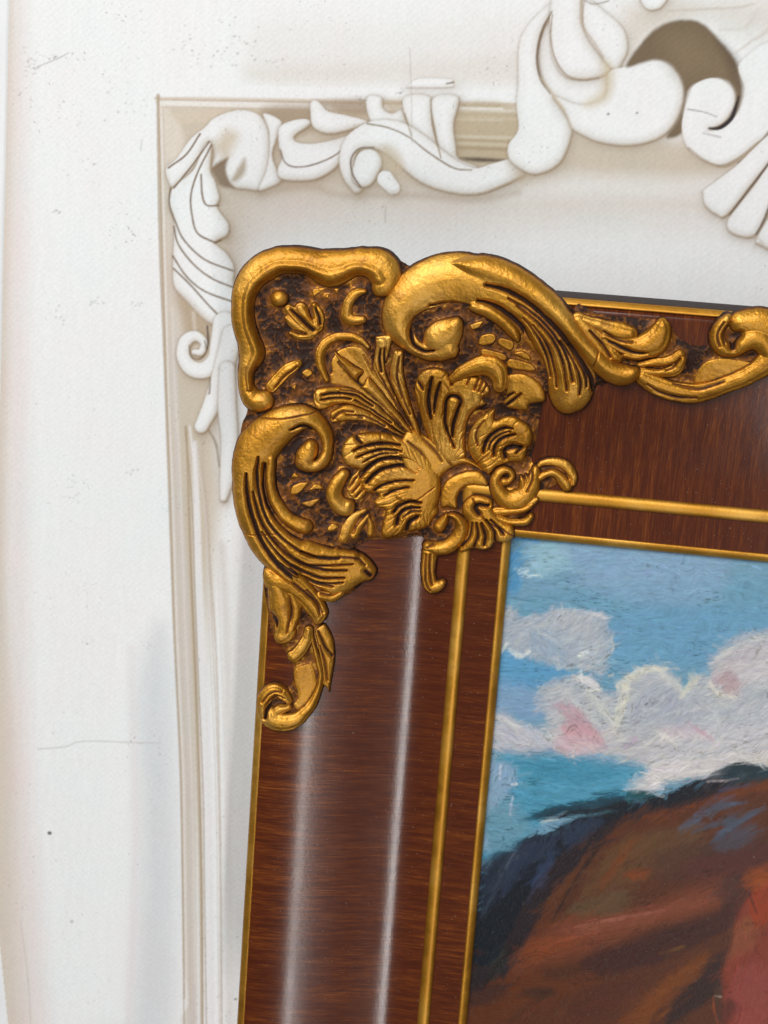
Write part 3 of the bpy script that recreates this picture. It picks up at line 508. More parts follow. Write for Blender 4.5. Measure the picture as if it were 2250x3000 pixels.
PRINT_AND_FOLD_SHADE = [
 ('f',(203,190,174),9,0.9,[(-254.19,213.1),(-238.73,213.96),(-235.96,72.07),(-234.44,-55.84),(-228.56,-122.8),(-222.84,-210.21),(-216.86,-301.78),(-243.54,-305.81)]),
 ('f',(222,212,208),14,0.8,[(-238.73,213.96),(-233.34,214.26),(-228.33,57.21),(-221.32,-139.23),(-206.26,-300.18),(-222.17,-302.58),(-235.28,-55.93)]),
 ('f',(198,186,168),13,1.0,[(-169.98,162.22),(-169.74,167.15),(-166.42,168.09),(-136.1,169.92),(-91.23,172.42),(-47.1,174.88),(-9.42,176.78),(-6.84,148.94),(-41.12,137.88),(-103.47,130.43),(-127.54,125.73),(-132.33,101.63),(-133.45,65.26),(-137.65,26.24),(-135.59,-13.12),(-138.67,-78.66),(-137.71,-163.62),(-134.92,-289.4),(-137.49,-289.79),(-142.18,-217.26),(-146.85,-147.41),(-153.7,-72.03),(-158.96,-7.42),(-163.66,53.45),(-166.23,92.95),(-168.38,130.13)]),
 ('f',(204,194,182),28,0.75,[(-140.37,136.56),(-15.03,142.64),(99.21,148.05),(100.6,136.87),(-13.48,125.45),(-117.54,111.7),(-131.18,80.66),(-135.89,110.3)]),
 ('f',(231,232,231),0.9,1.0,[(-172.52,170.73),(-170.95,149.05),(-169.35,127.1),(-167.74,104.87),(-166.1,82.36),(-164.45,59.55),(-162.64,36.46),(-160.76,13.08),(-158.86,-10.62),(-156.92,-34.62),(-154.97,-58.94),(-152.77,-83.57),(-150.49,-108.52),(-148.17,-133.8),(-146.26,-159.48),(-144.69,-185.56),(-143.09,-212.01),(-141.47,-238.83),(-139.83,-266.03),(-175.06,-286.09),(-176.13,-258.41),(-178.21,-204.23),(-180.23,-151.56),(-182.2,-100.35),(-184.12,-50.53),(-185.98,-2.05),(-187.79,45.14),(-189.56,91.11),(-191.28,135.88),(-192.79,175.2),(-182.01,174.44),(-173.47,171.82)]),
 ('f',(231,232,231),0.9,1.0,[(-174.12,169.2),(-155.83,170.12),(-137.67,171.04),(-119.62,171.94),(-101.7,172.84),(-83.89,173.74),(-66.2,174.62),(-48.62,175.51),(-31.15,176.38),(-13.8,177.26),(-10.73,190.94),(-11.37,197.84),(-34.45,197.82),(-63.43,196.05),(-92.72,194.25),(-122.35,192.44),(-152.31,190.61),(-177.98,187.61),(-177.48,176.17)]),
 ('f',(208,199,187),10,0.5,[(-127.91,185.02),(-77.68,190.26),(-19.83,195.94),(-15.75,190.63),(-15.88,184.2),(-47.68,182.03),(-91.71,179.5),(-124.48,177.83),(-133.62,179.67)]),
 ('f',(216,210,204),24,0.4,[(-128.8,200.52),(-78.74,204.89),(-21.19,211.06),(-16.75,201.67),(-16.46,190.58),(-62.73,186.98),(-127.78,182.89)]),
 ('l',(231,232,231),1.2,1.0,[(-175.76,171.67,2.32),(-94.42,175.49,2.32),(-15.4,178.92,2.32)]),
 ('l',(231,232,231),1.2,1.0,[(-175.76,171.67,2.18),(-171.1,107.61,2.05),(-166.85,46.98,2.05),(-157.82,-64.2,1.77),(-149.84,-147.78,1.64),(-142.23,-281.19,1.64)]),
 ('l',(205,192,176),1.0,0.9,[(-173.3,168.08,0.55),(-94.18,171.94,0.55),(-15.12,175.85,0.55)]),
 ('l',(226,222,216),1.5,0.9,[(-172.16,166.42,1.23),(-94.03,169.82,1.23),(-14.92,173.61,1.23)]),
 ('l',(170,152,128),1.5,0.8,[(-172.13,169.31,0.82),(-168.31,107.83,0.96),(-163.52,50.37,0.82),(-154.41,-63.83,0.55),(-146.85,-147.41,0.41),(-138.8,-280.68,0.41)]),
 ('l',(206,192,172),5,0.8,[(-162.97,159.78,3.28),(-156.94,161.63,2.73),(-105.64,164.33,2.73),(-14.43,168.29,3.28)]),
 ('l',(206,197,186),5,0.8,[(-164.79,149.47,2.18),(-162.1,108.3,1.91),(-158.42,63.14,2.18)]),
 ('f',(216,206,192),3,0.8,[(-170.93,166.5),(-166.16,162.47),(-159.57,152.75),(-160.62,142.45),(-166.82,143.48),(-169.65,154.97)]),
 ('l',(203,194,186),5,1.0,[(-160.78,62.94,2.18),(-156.77,0.77,2.46),(-150.03,-63.35,3.28),(-143.2,-146.96,2.46),(-139.67,-199.06,2.18),(-134.51,-280.04,2.18)]),
 ('l',(168,148,120),2,0.95,[(-152.65,24.86,0.41),(-148.21,-30.48,0.68),(-143.55,-79.2,0.82),(-139.42,-129.31,0.82),(-134.3,-198.34,0.82),(-129.89,-279.34,0.82)]),
 ('l',(226,224,224),4,0.9,[(-148.31,17.4,1.09),(-143.55,-46.25,1.91),(-136.99,-112.01,2.46),(-131.51,-180.31,2.18),(-125.96,-278.76,2.18)]),
 ('l',(190,176,162),2.5,0.8,[(-145.3,20.83,0.41),(-139.55,-29.6,0.55),(-133.49,-78.08,0.55),(-128.17,-145.09,0.48),(-123.67,-214.72,0.48),(-120.33,-277.92,0.48)]),
 ('l',(206,199,192),7,0.7,[(-133.15,-28.94,1.91),(-128.15,-77.49,1.91),(-123.73,-144.54,1.64),(-116.25,-277.31,1.64)]),
 ('f',(212,208,204),10,0.7,[(-127.93,-36.49),(-115.18,-35.16),(-108.1,-276.09),(-116.59,-277.36)]),
 ('f',(206,208,210),16,0.75,[(-170.63,-99.02),(-154.95,-80.48),(-144.81,-281.57),(-164.65,-284.54),(-163.68,-184.52)]),  # not print: grey shade of the sheet's fold, painted into the colour
 ('l',(222,214,214),10,0.6,[(-173.79,-82.58,1.64),(-167.78,-167.45,1.64),(-166.38,-284.8,1.64)]),
 ('l',(176,156,130),0.8,0.9,[(-172.0,168.6,0.3),(-169.68,136.67,0.3),(-167.31,104.16,0.3),(-164.9,71.02,0.3),(-162.33,37.27,0.3),(-159.46,2.89,0.3),(-156.64,-32.16,0.3),(-153.71,-67.89,0.3),(-150.38,-104.28,0.3),(-146.98,-141.39,0.3),(-144.56,-179.38,0.3),(-142.21,-218.16,0.3),(-139.81,-257.75,0.3)]),
 ('l',(224,216,206),0.8,0.8,[(-170.88,165.05,0.34),(-168.55,133.07,0.34),(-166.17,100.49,0.34),(-163.75,67.29,0.34),(-161.13,33.48,0.34),(-158.02,-0.95,0.34),(-155.18,-36.07,0.34),(-152.2,-71.86,0.34),(-148.84,-108.32,0.34),(-145.44,-145.51,0.34),(-143.12,-183.59,0.34),(-140.75,-222.46,0.34),(-138.34,-262.13,0.34)]),
 ('l',(200,188,172),0.8,0.8,[(-169.55,163.69,0.41),(-167.21,131.69,0.41),(-164.81,99.09,0.41),(-162.38,65.88,0.41),(-159.74,32.04,0.41),(-156.3,-2.37,0.41),(-153.44,-37.51,0.41),(-150.42,-73.32,0.41),(-147.05,-109.81,0.41),(-143.68,-147.02,0.41),(-141.34,-185.12,0.41),(-138.96,-224.01,0.41),(-136.52,-263.71,0.41)]),
 ('l',(216,208,198),0.8,0.7,[(-161.52,78.17,0.55),(-158.97,44.57,0.55),(-155.1,10.45,0.55),(-152.24,-24.43,0.55),(-149.32,-59.98,0.55),(-145.99,-96.19,0.55),(-142.56,-133.12,0.55),(-139.86,-170.87,0.55),(-137.47,-209.45,0.55),(-135.03,-248.83,0.55)]),
 ('l',(196,183,166),0.8,0.7,[(-156.96,47.85,0.34),(-152.49,13.85,0.34),(-149.61,-20.94,0.34),(-146.68,-56.41,0.34),(-143.36,-92.54,0.34),(-139.91,-129.37,0.34),(-137.08,-167.02,0.34),(-134.67,-205.5,0.34),(-132.2,-244.78,0.34),(-129.69,-284.88,0.34)]),
 ('l',(160,140,112),0.8,0.8,[(-153.27,24.8,0.3),(-148.3,-9.58,0.3),(-145.36,-44.81,0.3),(-142.17,-80.71,0.3),(-138.72,-117.3,0.3),(-135.52,-154.65,0.3),(-133.1,-192.86,0.3),(-130.63,-231.87,0.3),(-128.11,-271.68,0.3)]),
 ('l',(224,221,218),0.8,0.8,[(-150.99,25.01,0.55),(-145.43,-9.29,0.55),(-142.46,-44.51,0.55),(-139.25,-80.39,0.55),(-135.77,-116.95,0.55),(-132.54,-154.28,0.55),(-130.09,-192.46,0.55),(-127.59,-231.44,0.55),(-125.04,-271.23,0.55)]),
 ('l',(206,198,190),0.8,0.6,[(-147.81,17.45,0.41),(-141.57,-16.92,0.41),(-138.56,-52.26,0.41),(-135.21,-88.26,0.41),(-131.68,-124.96,0.41),(-128.68,-162.46,0.41),(-126.18,-200.8,0.41),(-123.64,-239.93,0.41),(-121.04,-279.87,0.41)]),
 ('l',(188,174,158),0.8,0.75,[(-146.8,17.54,0.27),(-140.29,-16.79,0.27),(-137.27,-52.12,0.27),(-133.91,-88.12,0.27),(-130.37,-124.81,0.27),(-127.35,-162.29,0.27),(-124.85,-200.62,0.27),(-122.29,-239.74,0.27),(-119.68,-279.67,0.27)]),
 ('l',(216,211,206),0.8,0.6,[(-134.83,-37.2,0.55),(-131.62,-72.9,0.55),(-128.07,-109.27,0.55),(-124.58,-146.37,0.55),(-122.05,-184.34,0.55),(-119.48,-223.1,0.55),(-116.85,-262.66,0.55)]),
 ('f',(184,168,140),5,0.95,[(-42.81,173.08),(-13.92,174.05),(-12.04,153.53),(-41.07,151.98)]),
 ('l',(216,208,194),2.5,0.8,[(-42.25,172.18,0.63),(-13.83,173.12,0.63)]),
 ('l',(196,182,156),2.5,0.8,[(-41.98,168.91,0.63),(-13.54,169.87,0.63)]),
 ('l',(206,196,176),2.5,0.8,[(-41.32,160.95,0.63),(-12.81,161.96,0.63)]),
 ('l',(170,152,122),2.5,0.8,[(-41.18,159.26,0.63),(-12.66,160.28,0.63)]),
 ('l',(160,140,110),2.5,0.8,[(-40.93,156.26,0.63),(-12.39,157.28,0.63)]),
 ('l',(200,188,164),2.5,0.8,[(-41.09,158.14,0.63),(-12.56,159.15,0.63)]),
 ('l',(70,56,46),3,0.9,[(-39.59,151.8,0.45),(-28.39,151.92,0.91),(-16.79,152.45,0.45)]),
 ('l',(176,158,132),0.8,0.8,[(-170.98,167.63,0.27),(-140.59,169.14,0.27),(-110.54,170.63,0.27),(-80.8,172.1,0.27),(-51.39,173.56,0.27),(-22.3,175.0,0.27)]),
 ('l',(226,222,214),0.8,0.8,[(-170.92,166.19,0.41),(-140.52,167.7,0.41),(-110.45,169.2,0.41),(-80.7,170.68,0.41),(-51.28,172.15,0.41),(-22.18,173.6,0.41)]),
 ('l',(196,182,160),0.8,0.7,[(-170.84,164.46,0.27),(-140.42,165.98,0.27),(-110.34,167.49,0.27),(-80.58,168.98,0.27),(-51.15,170.46,0.27),(-22.03,171.92,0.27)]),
 ('l',(206,194,174),0.8,0.6,[(-170.7,161.28,0.41),(-140.25,162.82,0.41),(-110.14,164.35,0.41),(-80.36,165.86,0.41),(-50.9,167.36,0.41),(-21.75,168.84,0.41)]),
 ('f',(158,138,114),6,0.85,[(-125.17,167.19),(-103.37,169.1),(-102.82,160.58),(-114.79,160.73),(-120.82,161.28)]),
 ('f',(158,138,114),5,0.85,[(-99.55,171.24),(-79.97,173.47),(-80.47,166.83),(-91.35,167.05)]),
 ('u',1.94,0.9,[(-150.78,157.16),(-147.43,160.94),(-141.06,164.23),(-134.1,165.74),(-127.0,164.21),(-122.7,159.24),(-121.05,151.69),(-121.14,143.02),(-122.85,136.12),(-124.64,132.11),(-130.21,132.1),(-136.32,132.63),(-139.34,135.91),(-140.86,141.63),(-139.61,144.81),(-143.7,141.62),(-146.67,140.25),(-145.66,146.13),(-148.43,150.77),(-151.67,144.75),(-155.9,137.65),(-163.24,130.68),(-166.36,133.98),(-167.19,138.8),(-163.28,142.48),(-156.61,152.14)]),
 ('f',(200,184,160),7,0.8,[(-140.67,157.07),(-135.49,154.54),(-140.06,145.56),(-145.25,148.09),(-144.49,152.97)]),
 ('f',(120,98,74),2.5,0.85,[(-146.87,140.23),(-140.0,144.59),(-140.55,139.71),(-138.48,135.0),(-136.3,132.24),(-142.42,132.77),(-145.15,136.47)]),
 ('f',(160,140,110),3,0.8,[(-137.52,136.04),(-133.85,143.09),(-131.95,145.16),(-131.63,139.37),(-135.44,135.22)]),
 ('u',1.55,0.9,[(-125.03,164.82),(-116.87,162.02),(-117.99,155.74),(-120.03,147.92),(-117.62,141.33),(-115.33,136.66),(-123.13,132.22),(-125.2,133.04),(-122.58,140.02),(-121.53,147.81),(-122.09,157.37)]),
 ('u',1.94,1.0,[(-150.4,149.67),(-154.94,138.69),(-163.73,130.26),(-165.46,123.26),(-162.53,115.6),(-162.22,97.76),(-161.24,87.83),(-156.31,82.2),(-145.49,73.0),(-133.96,70.43),(-128.85,71.36),(-129.69,86.36),(-134.0,90.01),(-134.23,97.96),(-137.81,103.64),(-143.16,107.98),(-138.03,111.53),(-137.78,116.47),(-141.6,121.1),(-143.28,123.92),(-142.47,127.89),(-144.85,134.55),(-147.13,139.25),(-147.17,149.89)]),
 ('l',(120,98,74),1.0,1.0,[(-148.45,151.25,0.4),(-155.54,140.59,0.4),(-163.23,130.49,0.4)]),
 ('l',(120,98,74),1.0,1.0,[(-147.37,149.88,0.4),(-152.86,137.87,0.4),(-155.43,127.92,0.4),(-154.49,119.16,0.4),(-151.55,111.49,0.4),(-143.16,107.98,0.4)]),
 ('l',(120,98,74),1.0,1.0,[(-151.29,137.01,0.4),(-150.34,128.29,0.4),(-148.08,124.05,0.4),(-142.79,124.34,0.4)]),
 ('l',(120,98,74),1.0,1.0,[(-164.75,130.18,0.4),(-164.95,123.3,0.4),(-161.82,115.65,0.4),(-157.55,108.06,0.4),(-147.91,100.37,0.4),(-134.86,96.42,0.4)]),
 ('l',(120,98,74),1.0,1.0,[(-162.44,113.63,0.4),(-160.02,105.89,0.4),(-152.4,97.53,0.4),(-143.89,92.22,0.4),(-134.47,89.17,0.4)]),
 ('l',(120,98,74),1.0,1.0,[(-162.36,100.74,0.4),(-155.76,92.27,0.4),(-147.2,86.45,0.4),(-134.12,82.8,0.4)]),
 ('l',(120,98,74),1.0,1.0,[(-161.8,95.29,0.4),(-153.5,88.45,0.4),(-143.73,79.2,0.4),(-133.48,70.98,0.4)]),
 ('l',(120,98,74),1.0,1.0,[(-143.67,107.94,0.4),(-140.98,109.33,0.4)]),
 ('l',(120,98,74),1.0,1.0,[(-166.17,138.87,0.4),(-158.31,145.25,0.4),(-152.66,154.34,0.4)]),
 ('f',(176,156,130),6,0.8,[(-159.5,83.95),(-146.57,73.92),(-144.04,65.03),(-153.46,66.26),(-156.96,74.07)]),
 ('l',(206,196,180),3,0.8,[(-151.88,76.51,0.72),(-150.35,66.52,0.72)]),
 ('b',1.36,1.0,[(-137.19,72.69,5.43),(-138.62,64.47,4.71),(-140.26,56.19,4.16),(-145.42,51.15,3.8),(-151.71,51.63,3.62),(-155.62,56.91,3.08),(-154.58,63.62,2.9),(-150.12,66.03,2.35),(-146.24,63.32,1.81),(-147.38,59.15,1.63),(-150.5,58.88,1.27)]),
 ('l',(120,98,74),1.2,0.95,[(-153.03,61.72,0.27),(-151.75,56.73,0.36),(-147.75,56.06,0.36),(-145.02,59.86,0.36),(-146.08,64.34,0.27)]),
 ('l',(70,56,46),1.5,0.85,[(-145.18,71.01,0.45),(-144.45,64.99,0.54),(-144.66,60.91,0.27)]),
 ('b',1.74,1.0,[(-133.83,67.91,4.53),(-136.63,52.43,4.71),(-140.08,38.79,4.34),(-145.69,25.35,3.08)]),
 ('b',1.74,1.0,[(-135.08,52.56,3.62),(-134.15,35.2,4.34),(-132.33,20.87,3.98),(-132.48,4.14,3.44),(-133.5,-6.49,1.81)]),
 ('l',(120,98,74),1.5,0.8,[(-142.64,47.81,0.36),(-142.64,41.65,0.45),(-143.21,40.57,0.27)]),
 ('l',(120,98,74),2,0.7,[(-142.16,24.12,0.36),(-138.49,18.21,0.54),(-136.37,7.96,0.36)]),
 ('u',1.74,1.0,[(-117.71,159.39),(-111.93,162.83),(-105.81,163.72),(-104.07,161.45),(-110.52,156.24),(-108.86,153.68),(-100.41,154.07),(-88.73,157.73),(-79.03,163.13),(-86.56,155.02),(-88.87,148.17),(-92.7,143.1),(-99.41,138.77),(-107.32,137.24),(-115.39,137.63),(-117.42,141.35),(-115.91,146.28),(-117.46,151.94)]),
 ('l',(120,98,76),1.2,0.95,[(-116.64,150.07,0.33),(-114.32,144.94,0.33),(-109.71,143.24,0.33),(-101.8,144.76,0.33),(-92.15,149.66,0.33),(-84.72,157.05,0.33),(-79.68,162.62,0.33)]),
 ('u',1.74,1.0,[(-104.48,170.92),(-101.56,171.68),(-96.34,167.67),(-87.35,166.37),(-79.1,164.08),(-88.86,159.62),(-96.69,158.14),(-102.82,160.58),(-104.37,166.19)]),
 ('u',1.55,1.0,[(-80.52,174.37),(-74.18,174.97),(-72.65,170.18),(-68.8,168.54),(-65.04,170.68),(-62.54,166.13),(-59.79,159.7),(-71.3,162.52),(-77.83,164.35)]),
 ('f',(176,158,130),4,0.7,[(-72.64,173.94),(-64.84,174.45),(-65.53,170.65),(-68.84,169.01),(-71.91,170.7)]),
 ('u',1.74,1.0,[(-64.43,175.42),(-52.8,176.36),(-50.72,165.04),(-46.9,153.95),(-45.6,150.05),(-54.13,156.29),(-61.62,164.3)]),
 ('u',1.74,1.0,[(-51.97,175.76),(-41.01,177.13),(-42.0,165.62),(-40.25,156.3),(-38.6,151.68),(-30.04,148.48),(-40.68,147.26),(-45.95,151.93),(-49.53,162.29)]),
 ('u',0.97,0.5,[(-62.88,180.67),(-58.25,183.77),(-45.67,184.29),(-43.6,182.56),(-45.39,180.86),(-61.84,179.8)]),
 ('l',(120,98,74),1.5,0.9,[(-46.49,182.38,0.36),(-43.64,183.12,0.36)]),
 ('b',1.94,1.0,[(-81.77,136.18,2.35),(-85.63,141.68,3.08),(-87.09,148.29,3.44),(-84.59,155.15,4.16),(-75.97,159.07,5.97),(-67.05,158.25,7.42),(-58.83,153.6,8.33),(-50.53,147.99,8.33),(-40.4,143.94,6.88),(-30.52,142.74,5.61),(-21.09,146.27,5.25),(-13.63,149.64,4.53)]),
 ('b',1.94,1.0,[(-79.21,142.13,5.43),(-77.57,147.04,5.97)]),
 ('f',(196,180,154),6,0.7,[(-72.23,155.05),(-65.71,153.6),(-62.27,147.16),(-64.85,142.2),(-70.54,145.62)]),
 ('b',1.36,0.7,[(-69.7,140.89,3.62),(-65.97,137.32,3.08)]),
 ('l',(110,90,70),1.3,0.95,[(-80.32,136.77,0.36),(-84.15,141.78,0.45),(-85.31,148.42,0.36),(-81.96,152.95,0.32),(-75.59,153.86,0.27)]),
 ('l',(128,108,80),1.2,0.95,[(-79.26,163.59,0.32),(-70.32,162.58,0.32),(-61.24,159.41,0.32),(-51.95,153.41,0.36),(-40.72,147.73,0.36),(-32.87,147.33,0.27)]),
 ('l',(142,122,92),1.2,0.9,[(-52.71,175.24,0.27),(-51.11,165.01,0.32),(-46.41,151.61,0.32)]),
 ('l',(142,122,92),1.2,0.9,[(-63.44,168.9,0.27),(-59.79,159.7,0.27)]),
 ('l',(176,160,140),7,0.55,[(-123.07,131.25,1.09),(-103.21,135.6,1.27),(-89.01,132.76,1.09),(-59.36,134.92,1.27),(-29.87,135.15,1.27),(-11.76,139.81,1.27)]),
 ('f',(190,174,150),12,0.8,[(-5.84,166.08),(58.72,165.9),(93.2,165.24),(94.12,157.74),(64.25,151.05),(33.46,148.85),(10.05,147.95),(-13.42,145.5)]),
 ('f',(200,188,172),16,0.7,[(24.9,216.14),(37.48,219.82),(52.89,217.77),(42.54,208.31),(32.53,201.77),(28.5,196.3)]),
 ('f',(206,196,184),16,0.6,[(41.1,221.5),(85.99,224.08),(87.77,209.56),(64.99,211.13)]),
 ('u',2.06,0.9,[(-4.52,218.14),(-11.66,211.78),(-16.39,204.03),(-17.19,195.72),(-16.17,184.45),(-16.19,176.08),(-14.45,165.5),(-17.98,159.11),(-17.5,153.74),(-13.84,150.13),(-6.47,147.4),(0.45,149.43),(5.49,154.42),(7.87,162.26),(8.19,168.55),(4.49,172.88),(-0.89,180.12),(-6.26,187.35),(-8.66,196.25),(-7.95,205.28),(-4.16,214.45)]),
 ('u',2.38,0.8,[(-4.8,221.08),(5.93,221.69),(8.62,210.0),(12.35,203.52),(18.47,196.42),(22.15,192.16),(16.94,188.67),(9.3,187.43),(2.98,188.54),(-2.25,194.39),(-4.56,203.99)]),
 ('u',2.06,0.8,[(9.2,219.67),(18.96,214.32),(25.66,208.79),(28.11,201.5),(26.44,195.42),(23.54,192.09),(15.87,199.26),(9.46,207.82)]),
 ('u',2.06,0.9,[(8.13,167.63),(4.34,174.39),(-0.89,180.12),(8.7,177.72),(14.89,178.12),(20.76,181.53),(21.3,191.35),(28.72,194.22),(39.13,197.41),(46.18,195.91),(51.39,190.26),(53.35,183.65),(51.76,174.51),(47.7,168.03),(40.43,163.73),(30.55,161.83),(21.14,162.41),(14.71,164.26)]),
 ('f',(196,180,146),7,0.8,[(18.55,195.68),(22.84,191.45),(22.3,181.63),(16.51,177.47),(12.57,177.97),(18.29,182.88),(19.23,188.97)]),
 ('l',(110,90,66),1.6,0.95,[(-4.77,214.26,0.22),(-8.05,206.4,0.52),(-9.28,196.21,0.52),(-7.04,187.3,0.52),(-2.4,181.16,0.22)]),
 ('l',(140,120,92),1.8,0.9,[(-4.41,212.95,0.22),(-4.33,204.01,0.3),(-1.55,195.18,0.37),(3.7,189.11,0.37),(10.08,187.48,0.3),(16.92,188.82,0.22)]),
 ('l',(170,152,130),3,0.8,[(6.91,219.53,0.37),(8.24,209.98,0.44),(13.96,202.87,0.37),(18.39,197.17,0.3)]),
 ('l',(190,176,156),2.5,0.8,[(-0.89,180.12,0.3),(5.27,172.93,0.37),(7.96,167.77,0.37)]),
 ('l',(196,178,146),2,0.5,[(-7.04,187.3,0.37),(0.8,178.72,0.59),(4.34,174.39,0.37)]),
 ('f',(112,94,70),2,1.0,[(28.37,193.9),(32.46,202.51),(39.26,210.34),(48.0,213.96),(57.17,213.32),(65.5,206.74),(72.37,199.77),(75.49,192.54),(77.12,185.19),(75.16,176.07),(69.64,171.03),(64.7,170.69),(72.13,175.87),(74.28,183.51),(72.08,189.34),(66.49,191.6),(60.57,190.1),(55.23,186.77),(53.94,177.67),(54.18,168.62),(47.86,166.52),(51.69,173.75),(53.44,182.15),(51.39,190.26),(46.18,195.91),(39.13,197.41)]),
 ('f',(136,116,88),14,0.55,[(42.7,206.84),(53.87,208.99),(66.18,200.87),(70.05,193.68),(59.65,191.53),(52.07,191.05),(45.18,198.08)]),
 ('f',(84,68,50),6,0.6,[(63.91,207.38),(73.96,199.12),(76.77,188.15),(73.41,190.92),(67.69,200.96)]),
 ('u',1.43,0.6,[(55.04,183.61),(56.95,188.37),(62.71,191.43),(68.84,191.0),(73.71,186.46),(74.03,180.5),(70.79,174.27),(65.08,170.72),(71.05,172.03),(76.32,179.15),(77.67,188.21),(74.42,198.41),(88.12,206.64),(92.28,172.71),(85.4,166.82),(78.54,160.29),(71.29,156.74),(63.4,158.47),(56.7,163.33),(53.78,170.86),(54.09,178.43)]),
 ('l',(40,32,34),1.4,1.0,[(64.99,171.47,0.37),(69.53,171.92,0.74),(73.64,175.97,0.89),(75.21,182.07,0.59),(75.61,185.09,0.3)]),
 ('l',(150,130,104),2.2,0.8,[(57.53,162.78,0.3),(64.98,158.12,0.37),(72.89,156.24,0.44),(80.04,160.54,0.37),(86.8,167.82,0.37),(91.92,175.69,0.37)]),
 ('l',(60,48,42),1.6,0.9,[(78.79,158.18,0.37),(82.99,161.51,0.59),(86.94,166.7,0.59),(92.1,174.2,0.44)]),
 ('u',1.58,1.0,[(65.64,144.25),(66.43,146.76),(77.45,156.56),(92.28,172.71),(93.57,162.24),(85.86,150.31),(76.73,136.45),(72.12,136.26),(67.08,139.74)]),
 ('u',1.58,1.0,[(76.92,133.54),(78.92,137.54),(86.04,148.79),(93.75,160.74),(95.6,145.67),(92.25,135.46),(89.19,128.9),(83.93,127.73),(78.28,129.78)]),
 ('u',1.58,1.0,[(89.97,127.57),(93.68,136.33),(97.3,144.26),(99.74,124.45),(91.33,125.2)]),
 ('l',(84,66,50),1.6,0.95,[(93.48,162.99,0.44),(85.23,149.12,0.37),(77.48,136.66,0.22)]),
 ('l',(84,66,50),1.6,0.95,[(95.14,149.45,0.44),(92.15,136.22,0.37),(89.19,128.9,0.22)]),
 ('l',(190,178,160),3,0.6,[(83.19,127.44,0.37),(89.22,128.67,0.37),(94.4,124.04,0.37)]),
 ('u',1.27,0.8,[(31.49,222.42),(41.69,223.0),(40.28,218.51),(35.87,217.08),(32.64,218.8)]),
 ('l',(130,112,96),2,0.8,[(8.06,219.6,0.22),(12.42,218.23,0.3),(18.39,219.83,0.22)]),
 ('l',(186,172,156),3,0.7,[(43.09,217.2,0.3),(56.56,218.72,0.3),(71.45,220.32,0.3),(77.25,222.12,0.3)]),
 ('l',(190,178,164),3,0.6,[(72.11,201.97,0.3),(77.58,206.74,0.44),(83.12,210.75,0.44),(86.87,216.83,0.37)]),
 ('l',(200,190,178),4,0.5,[(64.99,211.13,0.3),(74.64,212.45,0.37),(79.08,219.3,0.3)]),
 ('l',(60,54,50),0.5,0.9,[(-210.91,-180.21,0.89),(-210.57,-180.16,0.89)]),
 ('l',(60,54,50),0.5,0.7,[(-114.58,-254.46,0.55),(-114.24,-254.41,0.55)]),
 ('l',(60,54,50),0.5,0.8,[(22.61,174.41,0.41),(22.89,174.43,0.41)]),
 ('l',(60,54,50),0.5,0.8,[(34.48,175.61,0.34),(34.76,175.63,0.34)]),
 ('l',(60,54,50),0.5,0.35,[(-198.3,-224.97,0.82),(-197.95,-224.93,0.82)]),
 ('l',(110,98,88),0.5,0.22173088600026283,[(-229.91,177.13,0.31),(-229.6,177.15,0.31)]),
 ('l',(110,98,88),0.5,0.3522307199568261,[(-231.35,179.18,0.18),(-231.04,179.2,0.18)]),
 ('l',(110,98,88),0.5,0.22721390400315952,[(-227.28,178.07,0.18),(-226.97,178.09,0.18)]),
 ('l',(110,98,88),0.5,0.26697168938210436,[(-232.78,175.93,0.19),(-232.46,175.95,0.19)]),
 ('l',(110,98,88),0.5,0.31900414239523406,[(-233.03,183.59,0.29),(-232.72,183.61,0.29)]),
 ('l',(110,98,88),0.5,0.2868827858995029,[(-228.8,178.85,0.35),(-228.49,178.87,0.35)]),
 ('l',(110,98,88),0.5,0.4448379077360094,[(-228.76,177.55,0.23),(-228.45,177.57,0.23)]),
 ('l',(110,98,88),0.5,0.3117192628177194,[(-228.19,175.21,0.3),(-227.87,175.23,0.3)]),
 ('l',(110,98,88),0.5,0.26178761384579796,[(-230.14,178.94,0.18),(-229.83,178.96,0.18)]),
 ('l',(110,98,88),0.5,0.37566855905229163,[(-230.42,181.44,0.23),(-230.11,181.45,0.23)]),
 ('l',(110,98,88),0.5,0.40969833011887136,[(-231.06,177.85,0.34),(-230.75,177.87,0.34)]),
 ('l',(110,98,88),0.5,0.46254124867202867,[(-229.22,174.82,0.28),(-228.91,174.84,0.28)]),
 ('l',(110,98,88),0.5,0.23541973347648865,[(-229.71,181.07,0.38),(-229.4,181.09,0.38)]),
 ('l',(110,98,88),0.5,0.3466889301427417,[(-232.36,176.04,0.2),(-232.05,176.06,0.2)]),
 ('l',(110,98,88),0.5,0.3719077820832152,[(-226.44,177.79,0.33),(-226.13,177.81,0.33)]),
 ('l',(110,98,88),0.5,0.37831096313150553,[(-228.21,180.55,0.32),(-227.9,180.57,0.32)]),
 ('l',(110,98,88),0.5,0.48340432853238124,[(-231.45,180.12,0.35),(-231.14,180.13,0.35)]),
 ('l',(110,98,88),0.5,0.41044760639132716,[(-232.4,177.78,0.18),(-232.09,177.8,0.18)]),
 ('l',(110,98,88),0.5,0.28537865962824477,[(-233.52,185.84,0.34),(-233.21,185.86,0.34)]),
 ('l',(110,98,88),0.5,0.33850858588992977,[(-231.64,175.64,0.17),(-231.33,175.66,0.17)]),
 ('l',(110,98,88),0.5,0.4304698965417562,[(-228.89,177.42,0.18),(-228.57,177.44,0.18)]),
 ('l',(110,98,88),0.5,0.46142659223788984,[(-228.32,177.12,0.25),(-228.01,177.14,0.25)]),
 ('l',(110,98,88),0.5,0.46501514793245374,[(-227.42,177.23,0.28),(-227.11,177.25,0.28)]),
